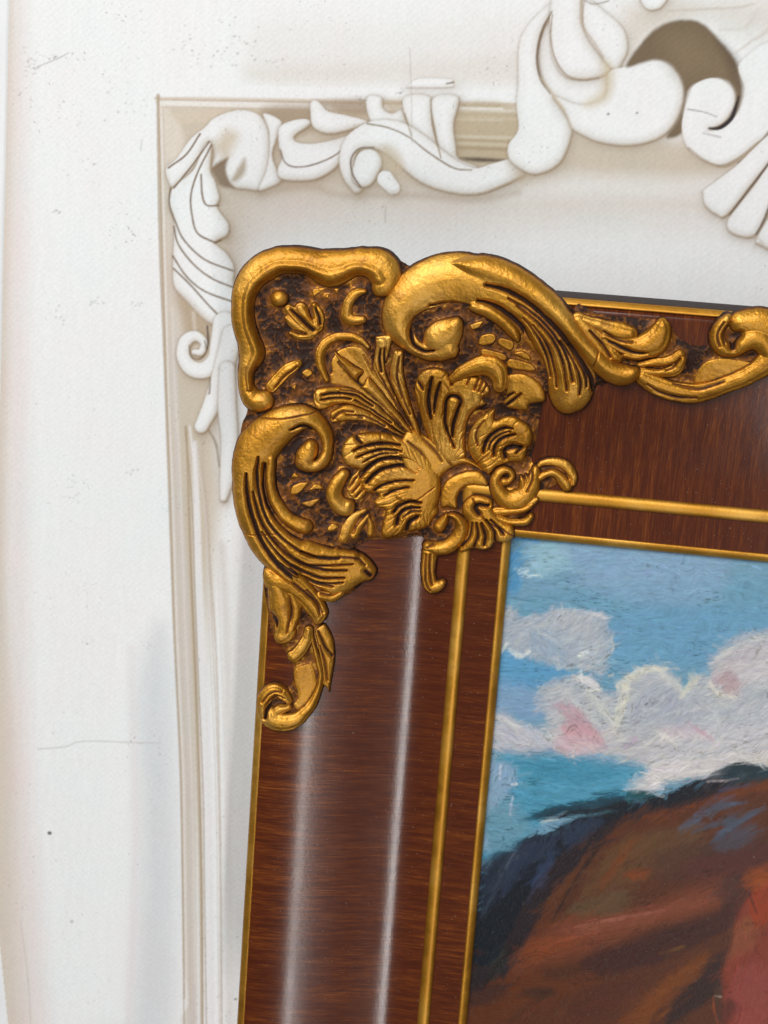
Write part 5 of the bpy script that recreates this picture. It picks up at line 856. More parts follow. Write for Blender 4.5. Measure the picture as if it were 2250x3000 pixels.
STROKES = [
 ('f',(108,156,181),12,1,4,[(-6.78,-31.8),(130.68,-7.59),(137.73,-62.18),(-2.69,-78.72)]),
 ('f',(136,168,196),14,0.7,4,[(24.86,0.95),(84.91,3.18),(80.35,-22.39),(34.5,-19.37)]),
 ('f',(104,156,190),12,0.7,8,[(50.41,-25.62),(124.97,-20.71),(126.55,-33.14),(53.06,-51.0)]),
 ('f',(70,140,186),5,0.8,60,[(-1.06,-8.81),(4.0,-5.13),(6.06,-19.21),(1.12,-24.52)]),
 ('l',(52,132,190),2,0.8,5,[(2.12,-1.37,0.59),(5.93,-0.98,0.74),(11.35,-1.61,0.37)]),
 ('l',(206,222,226),1,0.9,-20,[(4.59,-15.77,0.52),(6.81,-14.75,0.67),(8.28,-14.04,0.37)]),
 ('f',(160,196,208),10,0.6,5,[(8.5,-3.87),(22.14,-2.47),(22.97,-11.07),(9.51,-14.86)]),
 ('f',(176,180,188),4,1,30,[(-1.49,-34.45),(1.69,-30.88),(7.43,-34.28),(18.66,-30.25),(27.77,-28.87),(35.45,-28.83),(41.67,-29.76),(43.83,-35.92),(46.21,-40.48),(44.97,-47.06),(42.73,-55.41),(33.25,-53.24),(24.05,-54.28),(14.44,-51.3),(4.89,-49.12),(-0.74,-47.31)]),
 ('f',(186,186,190),5,0.8,60,[(18.93,-33.03),(30.89,-29.33),(38.96,-33.25),(41.28,-41.02),(32.06,-41.24),(25.65,-38.73)]),
 ('f',(148,168,188),4,0.7,-40,[(11.86,-40.25),(19.45,-38.6),(26.34,-45.91),(27.04,-53.13),(18.51,-53.28),(12.53,-47.46)]),
 ('l',(236,236,226),1.2,0.95,-45,[(3.7,-48.85,0.74),(6.62,-50.96,1.11),(8.97,-51.1,1.04),(11.87,-48.75,0.67)]),
 ('l',(238,240,234),1.0,0.95,-30,[(32.73,-48.03,0.74),(34.56,-47.02,1.04),(36.39,-46.0,0.59)]),
 ('l',(232,220,190),1,0.9,70,[(45.45,-40.56,0.37),(46.42,-42.47,0.52),(45.86,-44.54,0.3)]),
 ('l',(220,214,206),1.2,0.8,60,[(23.59,-49.46,0.44),(24.66,-52.59,0.59),(24.05,-54.28,0.44)]),
 ('l',(214,214,214),1.5,0.8,20,[(14.97,-40.31,0.44),(18.11,-40.77,0.67),(22.97,-43.06,0.44)]),
 ('l',(222,212,214),1.5,0.7,20,[(33.97,-29.39,0.44),(38.64,-30.09,0.67),(41.79,-30.94,0.37)]),
 ('f',(88,152,194),6,0.95,0,[(-1.23,-50.62),(3.35,-49.3),(9.12,-52.72),(20.9,-53.83),(27.27,-55.54),(30.81,-60.03),(20.2,-62.88),(10.3,-65.66),(-0.72,-65.29)]),
 ('f',(132,160,192),8,0.8,0,[(-0.86,-63.66),(15.72,-65.04),(21.58,-69.28),(19.25,-77.79),(9.01,-77.34),(-1.41,-75.26)]),
 ('f',(190,188,190),6,1,25,[(27.59,-58.77),(38.31,-57.54),(43.39,-61.84),(50.59,-64.27),(50.68,-57.75),(57.77,-52.08),(66.67,-49.45),(72.3,-52.04),(77.62,-58.7),(82.17,-51.72),(86.75,-52.0),(87.16,-42.32),(93.14,-35.27),(103.79,-30.12),(125.76,-26.91),(132.58,-80.61),(102.97,-86.68),(94.57,-93.47),(73.38,-96.91),(63.58,-92.31),(49.34,-89.9),(30.81,-92.15),(23.9,-85.51),(21.42,-75.88),(16.17,-69.91),(20.12,-62.07)]),
 ('f',(170,172,184),8,0.7,60,[(57.44,-63.47),(67.63,-58.23),(74.87,-61.45),(82.74,-70.29),(77.05,-74.23),(63.12,-73.42),(55.24,-71.9)]),
 ('f',(198,196,200),9,0.8,30,[(78.92,-77.28),(121.96,-55.99),(132.38,-79.01),(95.24,-85.97),(76.47,-89.91)]),
 ('l',(228,220,196),2.2,0.95,62,[(50.78,-77.35,1.33),(52.02,-70.64,1.93),(52.87,-64.0,1.93),(53.22,-59.89,1.63)]),
 ('l',(230,224,202),2.0,0.95,-25,[(50.47,-59.4,1.18),(55.71,-54.33,1.63),(62.23,-50.76,1.33),(69.02,-49.99,0.74)]),
 ('l',(222,218,204),2,0.8,-45,[(66.93,-51.84,1.04),(71.9,-55.31,1.18),(76.95,-59.59,0.89)]),
 ('l',(224,216,190),2.0,0.9,-50,[(76.38,-61.28,1.04),(79.61,-56.05,1.33),(82.21,-52.12,0.74)]),
 ('l',(214,212,200),3,0.8,-60,[(38.19,-64.07,1.04),(44.2,-69.92,1.63),(49.46,-75.86,1.48)]),
 ('l',(208,206,202),3,0.8,-55,[(26.44,-62.98,1.33),(33.22,-68.74,1.63),(43.41,-77.4,1.18)]),
 ('l',(238,228,222),1.2,0.95,-40,[(31.34,-57.52,0.89),(35.29,-58.29,1.33),(40.13,-60.18,1.48),(42.24,-61.97,0.59)]),
 ('l',(60,70,80),0.5,0.4,-60,[(40.53,-64.21,0.22),(43.79,-65.88,0.22)]),
 ('f',(208,188,186),4,0.8,30,[(87.32,-50.32),(91.64,-41.82),(101.39,-35.15),(115.33,-32.8),(117.08,-46.93),(103.46,-52.5),(99.65,-58.57),(93.76,-60.07),(88.62,-55.01)]),
 ('l',(226,220,208),2,0.7,25,[(88.84,-43.73,0.74),(95.64,-37.38,1.04),(104.17,-33.25,1.04),(112.93,-31.49,0.74)]),
 ('l',(232,226,208),1.3,0.95,-55,[(87.31,-53.55,0.59),(90.02,-57.27,0.96),(94.37,-58.78,0.74),(98.9,-58.66,0.44)]),
 ('f',(176,126,124),4,0.8,40,[(89.57,-50.07),(94.61,-47.89),(99.46,-50.55),(98.72,-57.07),(93.39,-56.88)]),
 ('f',(214,208,208),5,0.7,20,[(97.97,-44.3),(116.3,-40.64),(117.47,-50.09),(100.48,-52.84)]),
 ('l',(200,196,192),3,0.7,-20,[(80.87,-67.25,0.89),(87.28,-63.25,1.18),(97.03,-62.11,0.89)]),
 ('l',(206,204,206),3,0.6,-70,[(88.22,-64.76,0.74),(92.71,-70.74,1.04),(92.7,-77.26,0.89)]),
 ('f',(200,146,154),5,0.95,-40,[(24.05,-70.63),(29.49,-70.41),(35.84,-71.72),(40.25,-76.95),(46.37,-83.64),(41.23,-86.74),(33.43,-86.85),(28.39,-83.32),(29.31,-76.6)]),
 ('f',(208,172,180),7,0.8,-30,[(26.15,-84.41),(40.82,-82.66),(45.93,-87.0),(36.93,-90.58),(27.55,-90.89)]),
 ('f',(206,186,192),5,0.7,-30,[(68.12,-76.93),(78.47,-73.24),(87.81,-74.58),(92.14,-78.97),(79.1,-78.9),(71.51,-79.81)]),
 ('l',(196,140,156),2.5,0.7,-40,[(80.65,-72.17,0.59),(86.39,-75.57,0.89),(91.29,-78.25,0.59)]),
 ('l',(176,140,180),2.5,0.7,35,[(55.92,-85.8,0.59),(59.4,-82.08,0.74)]),
 ('l',(228,226,218),1.5,0.8,-55,[(68.21,-77.74,0.52),(73.88,-80.34,0.81),(77.37,-84.03,0.44)]),
 ('l',(150,130,110),2,0.5,-60,[(73.97,-81.15,0.59),(78.22,-84.75,0.59)]),
 ('f',(190,188,196),7,0.9,-25,[(0.44,-78.35),(4.26,-77.08),(11.72,-81.16),(21.34,-83.33),(25.84,-89.43),(15.11,-92.39),(0.1,-92.54)]),
 ('l',(218,214,208),1.3,0.8,-30,[(1.25,-78.67,0.52),(5.34,-80.26,0.74),(10.23,-82.17,0.37)]),
 ('l',(222,216,212),1.0,0.8,-65,[(22.89,-83.15,0.3),(25.53,-86.15,0.44),(26.31,-90.2,0.3)]),
 ('f',(80,150,178),6,1,2,[(1.54,-99.9),(13.07,-95.98),(27.87,-94.18),(49.76,-94.0),(61.46,-94.23),(65.9,-99.5),(63.36,-104.82),(56.09,-109.91),(44.03,-114.79),(27.2,-120.31),(22.97,-125.94),(9.84,-139.61),(-1.13,-142.77)]),
 ('f',(110,150,168),8,0.8,2,[(-4.61,-111.64),(7.07,-108.5),(12.92,-120.46),(19.75,-125.53),(11.99,-136.78),(0.24,-140.03)]),
 ('f',(66,138,166),5,0.6,2,[(10.73,-96.29),(41.97,-94.15),(54.81,-97.57),(42.88,-103.22),(19.38,-104.45)]),
 ('f',(150,172,198),5,0.8,70,[(0.04,-100.95),(11.18,-101.26),(10.36,-109.78),(3.23,-119.13),(-0.14,-126.37),(2.33,-136.32),(-0.7,-138.44),(-1.51,-119.73)]),
 ('l',(206,210,226),1.2,0.9,60,[(4.36,-100.42,0.52),(4.35,-102.94,0.67),(4.49,-106.29,0.37)]),
 ('l',(220,224,228),1.0,0.9,0,[(9.83,-108.33,0.52),(11.78,-107.92,0.67)]),
 ('l',(200,206,224),1.2,0.7,70,[(10.74,-113.95,0.59),(10.33,-118.24,0.59),(10.27,-122.07,0.52)]),
 ('l',(196,206,216),2.5,0.7,60,[(61.72,-96.72,0.59),(60.62,-101.02,0.89),(57.89,-104.69,0.89)]),
 ('f',(214,206,204),5,0.95,15,[(65.64,-97.07),(72.67,-90.4),(91.37,-85.65),(102.59,-83.47),(131.87,-75.03),(133.0,-83.85),(107.48,-86.15),(97.13,-89.06),(91.55,-93.87),(79.57,-97.0),(69.41,-103.26),(61.05,-105.13),(62.84,-99.91)]),
 ('f',(214,206,190),3,0.6,10,[(107.29,-84.53),(117.68,-82.45),(118.28,-87.29),(110.68,-87.4)]),
 ('f',(92,52,34),3,1,45,[(51.0,-121.53),(67.22,-111.89),(82.19,-106.66),(96.66,-98.2),(115.77,-91.7),(133.2,-85.46),(149.21,-211.49),(-3.2,-234.36),(-4.54,-198.5),(9.63,-192.04),(14.25,-179.91),(17.31,-168.96),(21.15,-157.99),(27.24,-145.95),(35.0,-135.49),(43.64,-126.71)]),
 ('f',(104,76,52),8,0.8,40,[(55.14,-131.16),(75.9,-120.02),(91.22,-118.06),(92.92,-133.0),(70.7,-144.45),(52.52,-152.04),(43.44,-156.71)]),
 ('f',(74,48,40),9,0.8,30,[(73.31,-132.19),(91.97,-124.68),(122.17,-119.09),(123.59,-130.65),(93.77,-140.53),(76.9,-143.63)]),
 ('f',(90,46,44),9,0.7,25,[(85.24,-134.01),(122.38,-120.73),(123.8,-132.31),(93.87,-141.36)]),
 ('l',(130,70,40),3,0.7,45,[(52.35,-150.34,1.18),(58.16,-137.58,1.33),(62.72,-128.48,1.18)]),
 ('f',(142,72,42),5,0.85,20,[(61.89,-143.06),(67.06,-139.81),(70.94,-139.3),(69.84,-143.72),(64.4,-144.44)]),
 ('l',(122,66,38),5,0.8,15,[(67.58,-115.2,1.04),(82.56,-109.95,1.48),(100.82,-100.99,1.63),(119.17,-94.58,1.78)]),
 ('l',(96,54,34),3,0.7,20,[(68.2,-121.01,1.18),(79.55,-117.87,1.48),(86.93,-114.41,1.04)]),
 ('f',(124,70,52),12,1,22,[(21.77,-182.38),(32.12,-172.17),(42.7,-165.48),(56.69,-161.83),(75.76,-154.92),(90.4,-145.24),(102.97,-139.3),(104.34,-151.04),(95.59,-156.52),(80.57,-162.88),(65.6,-171.02),(52.14,-179.88),(36.7,-186.44),(22.73,-192.84),(18.07,-195.28)]),
 ('f',(142,84,66),9,0.8,20,[(38.3,-169.57),(56.87,-163.54),(78.28,-156.3),(96.94,-147.77),(101.07,-149.77),(80.2,-159.48),(59.05,-169.32),(42.05,-175.16)]),
 ('f',(132,72,44),8,0.8,30,[(24.81,-180.19),(41.96,-174.3),(47.05,-177.09),(34.86,-184.06),(22.57,-191.09)]),
 ('f',(104,86,62),6,0.75,40,[(37.63,-162.7),(52.69,-153.74),(63.46,-150.57),(64.26,-158.21),(48.92,-163.76)]),
 ('l',(190,124,104),2.0,0.5,18,[(43.13,-169.78,0.44),(61.62,-163.32,0.67),(79.92,-156.94,0.44)]),
 ('l',(176,96,72),2.0,0.6,20,[(28.32,-183.22,0.44),(38.96,-176.47,0.67),(54.42,-170.83,0.44)]),
 ('f',(62,34,32),6,1,28,[(52.22,-180.74),(65.95,-174.45),(80.85,-165.44),(95.78,-158.21),(106.17,-153.36),(107.15,-161.8),(97.13,-170.1),(84.0,-179.76),(70.36,-186.07),(56.61,-192.43),(47.18,-194.66),(47.99,-186.61)]),
 ('f',(100,54,32),8,0.9,20,[(15.81,-197.37),(29.13,-191.93),(46.58,-188.57),(56.7,-193.3),(41.57,-203.45),(21.11,-210.89),(5.84,-223.93),(-2.1,-217.88),(-1.36,-206.98)]),
 ('f',(46,32,26),5,0.85,12,[(23.61,-202.49),(33.16,-200.22),(36.61,-202.39),(30.44,-205.95),(25.54,-205.77)]),
 ('f',(56,36,28),7,0.7,15,[(32.41,-192.35),(46.58,-188.57),(53.01,-188.53),(43.83,-193.37),(34.42,-196.49)]),
 ('f',(44,34,34),7,0.8,10,[(-1.36,-206.98),(15.4,-201.89),(11.26,-210.53),(-0.77,-214.08)]),
 ('f',(132,76,42),6,0.85,38,[(66.77,-213.12),(73.59,-201.46),(83.47,-189.46),(94.12,-178.33),(99.17,-174.15),(98.49,-182.07),(90.11,-192.02),(81.84,-203.8),(76.46,-213.47)]),
 ('f',(40,30,32),5,0.9,48,[(86.55,-203.11),(91.86,-193.52),(100.53,-179.17),(106.8,-172.21),(106.44,-182.68),(104.53,-193.45),(96.15,-203.47),(85.93,-212.07)]),
 ('f',(84,44,34),7,0.7,30,[(47.69,-199.9),(63.02,-192.39),(75.26,-187.12),(68.67,-200.41),(57.23,-214.53),(43.02,-218.43)]),
 ('l',(150,110,44),2.0,0.5,20,[(82.84,-176.44,0.44),(86.55,-174.18,0.59),(89.52,-172.46,0.3)]),
 ('f',(140,68,56),6,1,80,[(114.36,-143.72),(124.41,-137.29),(138.9,-130.31),(149.21,-211.49),(112.02,-217.07),(108.99,-191.05),(107.02,-180.86),(109.11,-171.88),(109.46,-161.48),(110.77,-152.73)]),
 ('f',(150,92,64),5,0.8,80,[(107.92,-161.7),(115.76,-155.47),(119.84,-163.48),(116.25,-172.61),(108.74,-175.4)]),
 ('f',(168,74,46),5,0.8,75,[(114.56,-145.39),(124.41,-137.29),(126.46,-154.0),(119.23,-158.42)]),
 ('f',(160,84,80),7,0.7,80,[(112.63,-181.8),(126.29,-178.12),(129.63,-205.6),(115.67,-207.66)]),
 ('f',(70,40,36),4,0.8,80,[(102.8,-151.25),(108.64,-147.9),(114.56,-145.39),(110.97,-154.41),(109.49,-168.37),(107.0,-173.91)]),
 ('f',(74,48,46),5,0.8,60,[(98.67,-142.42),(111.84,-135.58),(114.46,-144.56),(104.34,-151.04)]),
 ('f',(174,92,52),5,0.7,20,[(110.51,-137.45),(120.46,-130.22),(121.57,-139.36),(114.26,-142.88)]),
 ('l',(40,28,26),1.0,0.9,80,[(114.46,-144.56,0.37),(116.59,-149.38,0.59),(118.62,-153.37,0.22)]),
 ('f',(74,54,42),1.2,0.95,80,[(104.78,-194.29),(105.73,-186.71),(108.12,-190.3),(110.38,-199.62),(109.24,-206.85),(106.3,-201.98)]),
 ('l',(168,88,56),0.8,0.9,80,[(105.02,-194.25,0.37),(105.95,-200.27,0.44),(108.46,-206.96,0.37)]),
 ('l',(180,160,140),0.8,0.7,0,[(105.75,-193.71,0.44),(108.13,-193.8,0.44)]),
 ('l',(40,26,24),1.0,0.8,75,[(108.51,-163.34,0.3),(107.77,-173.8,0.37),(106.83,-182.62,0.3)]),
 ('f',(40,24,22),4,0.7,60,[(112.36,-206.39),(116.0,-197.04),(110.94,-194.27),(110.02,-206.73)]),
 ('l',(86,110,132),2.5,0.85,28,[(82.04,-119.23,0.74),(89.13,-113.3,1.48),(97.7,-107.2,1.33),(108.11,-104.23,0.59)]),
 ('l',(78,104,126),2.5,0.8,30,[(95.79,-124.19,0.74),(100.56,-118.53,1.63),(107.47,-111.79,1.33),(113.13,-107.74,0.59)]),
 ('l',(72,92,110),3,0.6,30,[(87.58,-120.2,0.74),(98.56,-114.6,1.33),(105.67,-109.52,0.74)]),
 ('f',(74,92,108),5,0.6,35,[(96.75,-125.75),(105.02,-117.12),(113.92,-114.31),(111.78,-122.11),(103.05,-126.61)]),
 ('f',(22,28,38),2.0,1,48,[(-1.12,-152.3),(3.64,-142.17),(12.94,-138.37),(16.43,-132.78),(27.92,-127.89),(38.31,-120.62),(48.86,-115.9),(51.28,-108.87),(57.46,-108.09),(60.12,-111.11),(74.19,-104.33),(80.03,-101.1),(91.64,-94.69),(108.45,-94.26),(115.87,-92.52),(97.04,-101.47),(85.43,-107.92),(72.01,-112.96),(64.58,-116.42),(58.67,-119.7),(50.3,-130.09),(43.33,-139.53),(36.31,-149.04),(30.65,-156.71),(28.29,-165.71),(24.32,-175.0),(21.13,-184.23),(17.11,-193.64),(14.44,-200.24),(10.83,-196.31),(5.05,-205.16),(-2.18,-207.1),(-2.04,-189.25),(-1.91,-171.6)]),
 ('f',(26,34,42),1.5,1,15,[(15.0,-124.1),(20.89,-120.72),(28.37,-115.96),(37.53,-112.7),(45.26,-111.3),(49.65,-108.23),(55.83,-107.46),(60.12,-111.11),(53.51,-115.31),(44.29,-117.32),(33.54,-120.38),(22.67,-122.78)]),
 ('f',(38,58,66),2.0,1,20,[(91.64,-94.69),(97.23,-89.87),(101.47,-86.89),(107.47,-85.99),(110.73,-87.81),(116.78,-87.47),(118.77,-91.33),(108.55,-95.07),(102.33,-94.19)]),
 ('f',(24,70,72),2.0,0.9,10,[(57.37,-107.27),(63.27,-104.02),(69.59,-104.9),(71.26,-105.94),(63.8,-108.97),(60.12,-111.11)]),
 ('f',(44,54,70),4,0.85,60,[(1.33,-143.33),(12.22,-139.33),(10.99,-152.42),(5.52,-163.59),(1.81,-167.58),(-0.98,-154.02)]),
 ('f',(50,60,80),4,0.85,55,[(14.37,-136.47),(28.0,-128.73),(34.19,-127.08),(27.31,-138.21),(18.46,-146.25),(10.16,-161.21),(11.32,-147.19)]),
 ('f',(60,76,104),3,0.9,60,[(25.42,-143.61),(29.67,-137.9),(30.77,-141.18),(26.14,-151.26),(22.73,-157.78),(22.89,-150.83)]),
 ('f',(54,66,88),3,0.7,50,[(34.03,-125.4),(44.54,-119.82),(50.83,-119.86),(43.73,-127.55),(34.76,-132.96)]),
 ('l',(110,124,140),0.8,0.8,55,[(-0.87,-150.54,0.22),(0.76,-146.0,0.37),(3.64,-142.17,0.22)]),
 ('l',(120,130,146),0.8,0.7,60,[(10.53,-147.3,0.22),(12.45,-141.87,0.37),(14.56,-138.59,0.22)]),
 ('l',(78,90,104),1.4,0.5,60,[(2.11,-171.05,0.44),(6.66,-158.21,0.59),(11.02,-143.78,0.37)]),
 ('l',(140,136,140),1.6,0.7,12,[(79.85,-99.46,0.37),(85.66,-96.25,0.59),(92.35,-94.18,0.3)]),
 ('l',(190,176,176),1.6,0.8,8,[(91.12,-96.82,0.44),(99.4,-95.38,0.67),(103.83,-94.0,0.37)]),
 ('l',(74,90,118),2,0.7,20,[(96.89,-100.24,0.59),(102.8,-98.26,0.74),(108.65,-95.88,0.44)]),
 ('l',(100,60,38),2.5,0.8,55,[(28.92,-163.89,0.74),(36.48,-150.74,1.04),(41.93,-141.43,0.89),(47.18,-130.5,0.59)]),
 ('l',(24,22,26),1.5,0.9,58,[(32.67,-169.47,0.3),(37.14,-157.57,0.59),(43.67,-142.91,0.67),(51.68,-128.22,0.44)]),
 ('l',(90,130,140),2,0.5,15,[(38.22,-119.78,0.44),(47.43,-117.34,0.59),(51.92,-115.09,0.37)]),
 ('l',(206,206,196),1.2,0.5,10,[(23.56,-123.77,0.3),(30.49,-121.61,0.44)]),
 ('f',(50,58,54),3,0.7,55,[(7.44,-195.01),(13.11,-185.35),(15.83,-188.51),(10.33,-199.94)]),
 ('l',(16,18,24),2.0,0.9,55,[(5.05,-205.16,0.59),(11.32,-192.69,1.04),(20.01,-180.86,0.89)]),
]
BANNER_LEFT = [(-240.6, -194.58), (-234.18, -246.41), (-229.38, -284.79), (-225.24, -322.1)]

# ------------------------------------------------------------------ wall and printed backdrop
wall = mesh_object('wall', world_co([-700, 700, 700, -700], [-800, -800, 700, 700], [-78] * 4),
                   [[0, 1, 2, 3]], WALL)
wall['kind'] = 'structure'


class Canvas:
    """soft brush painter on a regular grid"""

    def __init__(self, u0, u1, v0, v1, step):
        self.us = np.arange(u0, u1 + step / 2, step)
        self.vs = np.arange(v0, v1 + step / 2, step)
        self.U, self.V = np.meshgrid(self.us, self.vs)
        self.step = step

    def window(self, q, m):
        a, b = q[:, 0].min() - m, q[:, 0].max() + m
        c, d = q[:, 1].min() - m, q[:, 1].max() + m
        i = slice(max(0, np.searchsorted(self.us, a)), np.searchsorted(self.us, b))
        j = slice(max(0, np.searchsorted(self.vs, c)), np.searchsorted(self.vs, d))
        return (j, i)


def build_backdrop():
    W_ = -52.0
    cv = Canvas(-252.0, 150.0, -300.0, 236.0, 0.5)
    U, V = cv.U, cv.V
    white = lin((231, 232, 231))
    C = np.ones(U.shape + (3,)) * white
    wob = (fbm(U / 2.2, V / 2.2, 5, 3) - 0.44) * 0.9
    for op in PRINT_AND_FOLD_SHADE:
        k = op[0]
        pts = np.array(op[-1], float)
        if k in 'fl':
            col, soft, al = lin(op[1]), op[2], op[3]
            if k == 'l':
                soft = max(0.8, soft * 0.6)
            q = spline(pts, k == 'f', 5)
            hw = q[:, 2].max() if k == 'l' else 0
            w = cv.window(q, soft + hw + 1)
            if C[w].size == 0:
                continue
            s = poly_field(U[w], V[w], q) if k == 'f' else stroke_field(U[w], V[w], q)[0]
            a = al * sstep(-soft / 2, soft / 2, s + wob[w] * min(0.5, soft * 0.25))
            C[w] = C[w] * (1 - a[..., None]) + col * a[..., None]
        else:                       # a printed carved form: pale body, tan rim, soft printed shade round it
            ew, sh = op[1], op[2]
            q = spline(pts, k == 'u', 5)
            hw = q[:, 2].max() if k == 'b' else 0
            w = cv.window(q, 9 + hw)
            if C[w].size == 0:
                continue
            s = poly_field(U[w], V[w], q) if k == 'u' else stroke_field(U[w], V[w], q)[0]
            s = s + wob[w] * 0.25
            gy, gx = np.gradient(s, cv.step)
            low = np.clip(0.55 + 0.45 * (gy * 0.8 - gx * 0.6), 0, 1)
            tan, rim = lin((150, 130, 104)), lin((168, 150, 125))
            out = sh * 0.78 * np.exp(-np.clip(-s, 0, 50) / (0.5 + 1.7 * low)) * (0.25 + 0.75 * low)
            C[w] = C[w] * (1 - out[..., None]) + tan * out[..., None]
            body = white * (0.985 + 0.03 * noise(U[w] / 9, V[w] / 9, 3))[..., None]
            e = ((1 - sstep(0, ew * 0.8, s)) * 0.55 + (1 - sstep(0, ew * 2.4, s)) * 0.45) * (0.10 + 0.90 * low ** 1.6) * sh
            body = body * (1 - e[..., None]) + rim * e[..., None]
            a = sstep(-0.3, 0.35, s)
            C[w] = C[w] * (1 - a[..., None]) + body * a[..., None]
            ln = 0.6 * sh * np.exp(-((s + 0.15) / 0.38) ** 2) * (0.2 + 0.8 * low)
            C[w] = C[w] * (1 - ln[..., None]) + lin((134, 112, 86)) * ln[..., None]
    C *= (0.975 + 0.05 * fbm(U / 1.1, V / 14, 21, 3))[..., None]
    # the hanging vinyl is not quite flat
    env = sstep(0, 40, U + 252) * sstep(0, 40, 150 - U) * sstep(0, 30, V + 300) * sstep(0, 30, 236 - V)
    buck = 2.2 * np.exp(-((U + 163 - 0.03 * V) / 16) ** 2) * sstep(-20, -160, V)
    buck = buck + 1.2 * (fbm(U / 70, V / 160, 33, 2) - 0.4)
    Wd = W_ + buck * env
    # left border of the sheet
    bl = np.array(BANNER_LEFT)
    edge = np.interp(V, bl[::-1, 1], bl[::-1, 0])
    nU, nV = len(cv.us), len(cv.vs)
    idx = np.arange(nU * nV).reshape(nV, nU)
    keep = ~((U > -78) & (V < 84))
    kc = keep[:-1, :-1] | keep[1:, 1:]
    inside = U > edge
    kc &= (inside[:-1, :-1] & inside[1:, 1:])
    f = np.stack([idx[:-1, :-1], idx[:-1, 1:], idx[1:, 1:], idx[1:, :-1]], -1)[kc]
    co = world_co(U.ravel(), V.ravel(), Wd.ravel())
    cl = C.reshape(-1, 3)
    used = np.unique(f)
    remap = np.full(len(co), -1)
    remap[used] = np.arange(len(used))
    f = remap[f]
    co, cl = co[used], cl[used]
    # plain continuation of the sheet behind the frame and beyond the traced field
    n = len(co)
    rects = [(-79, 150, -300, 85), (150, 600, -300, 236), (-250, 600, 236, 600), (-225, 600, -700, -300)]
    ev, ef, ec = [], [], []
    for a, b, c, d in rects:
        i = n + len(ev)
        w0 = W_ if a != -79 else W_ - 0.3
        ev += [P3(a, c, w0), P3(b, c, w0), P3(b, d, w0), P3(a, d, w0)]
        ef.append([i, i + 1, i + 2, i + 3])
        ec += [white] * 4
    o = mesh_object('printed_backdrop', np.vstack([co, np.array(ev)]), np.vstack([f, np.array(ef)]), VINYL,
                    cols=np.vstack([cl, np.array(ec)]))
    o['label'] = 'white vinyl backdrop printed with pale carved scroll moulding behind the frame'
    o['category'] = 'backdrop'
    return o


build_backdrop()

# ------------------------------------------------------------------ picture frame : rails
frame = bpy.data.objects.new('picture_frame', None)
COL.objects.link(frame)
frame.empty_display_size = 0.05
frame['label'] = 'dark red brown wooden picture frame with carved gilt corner and gold edges'
frame['category'] = 'picture frame'

PROFILE = [(0.0, 13.644), (1.0, 14.119), (2.0, 14.544), (3.0, 14.894), (4.0, 15.144), (5.0, 15.294), (6.0, 15.344), (7.0, 15.335), (8.0, 15.309), (9.0, 15.265), (10.0, 15.204), (11.0, 15.124), (12.0, 15.024), (13.0, 14.904), (14.0, 14.764), (15.0, 14.606), (16.0, 14.434), (17.0, 14.246), (18.0, 14.044), (19.0, 13.829), (20.0, 13.604), (21.0, 13.369), (22.0, 13.124), (23.0, 12.87), (24.0, 12.61), (25.0, 12.344), (26.0, 12.072), (27.0, 11.798), (28.0, 11.521), (29.0, 11.241), (30.0, 10.958), (31.0, 10.672), (32.0, 10.384), (33.0, 10.093), (34.0, 9.802), (35.0, 9.51), (36.0, 9.217), (37.0, 8.924), (38.0, 8.63), (39.0, 8.335), (40.0, 8.039), (41.0, 7.742), (42.0, 7.445), (43.0, 7.147), (44.0, 6.848), (45.0, 6.549), (46.0, 6.25), (47.0, 5.955), (48.0, 5.664), (49.0, 5.375), (50.0, 5.09), (51.0, 4.809), (52.0, 4.53), (53.0, 4.255), (54.0, 3.984), (55.0, 3.715), (56.0, 3.45), (57.0, 3.189), (58.0, 2.934), (59.0, 2.689), (60.0, 2.454), (61.0, 2.229), (62.0, 2.014), (63.0, 1.811), (64.0, 1.62), (65.0, 1.445), (66.0, 1.299), (67.0, 1.185), (68.0, 1.103), (69.0, 1.046), (70.0, 1.011), (71.0, 1.0), (72.0, 1.0), (73.0, 1.0), (74.0, 1.0), (75.0, 1.0), (76.0, 1.0), (77.0, 1.0), (78.0, 1.0), (79.0, 1.0), (80.0, 1.0), (81.0, 1.0), (82.0, 1.0), (83.0, 1.0), (84.0, 1.0), (85.0, 1.0), (86.0, 1.0), (87.0, 1.0), (88.0, 1.0), (89.0, 1.0), (90.0, 1.0), (91.0, 1.0), (92.0, 1.0), (93.0, 1.0), (94.0, 1.0), (95.0, 1.0), (96.0, 1.0), (97.0, 1.0), (98.0, 0.85), (99.0, 0.55), (100.0, 0.25)]
PS, PZ = np.array(PROFILE).T


def zbase(u, v):
    return np.interp(np.maximum(np.minimum(u + 100, 100 - v), 6.0), PS, PZ)


def sweep(name, prof, upright, mat, parent, glaze=None, length=230, seg=60):
    """profile (s from the outer edge, w) swept along a rail, mitred at the corner"""
    prof = np.array(prof, float)
    n = len(prof)
    L = 344.0 if upright else 246.0
    vs, gl = [], []
    for k in range(seg + 1):
        t = (k / seg) ** 1.0
        for i, (s, w) in enumerate(prof):
            a = s + (L - s) * t                # distance from the outer corner along the rail
            wv = w + 0.03 * math.sin(a * 0.05 + s * 0.02)
            if upright:
                vs.append(P3(-100 + s, 100 - a, wv))
            else:
                vs.append(P3(-100 + a, 100 - s, wv))
            gl.append(0 if glaze is None else glaze[i])
    fs = []
    for k in range(seg):
        for i in range(n - 1):
            a, b = k * n + i, k * n + i + 1
            c, d = (k + 1) * n + i + 1, (k + 1) * n + i
            fs.append([a, d, c, b] if upright else [a, b, c, d])
    return mesh_object(name, vs, fs, mat, parent, attrs={'glaze': gl})


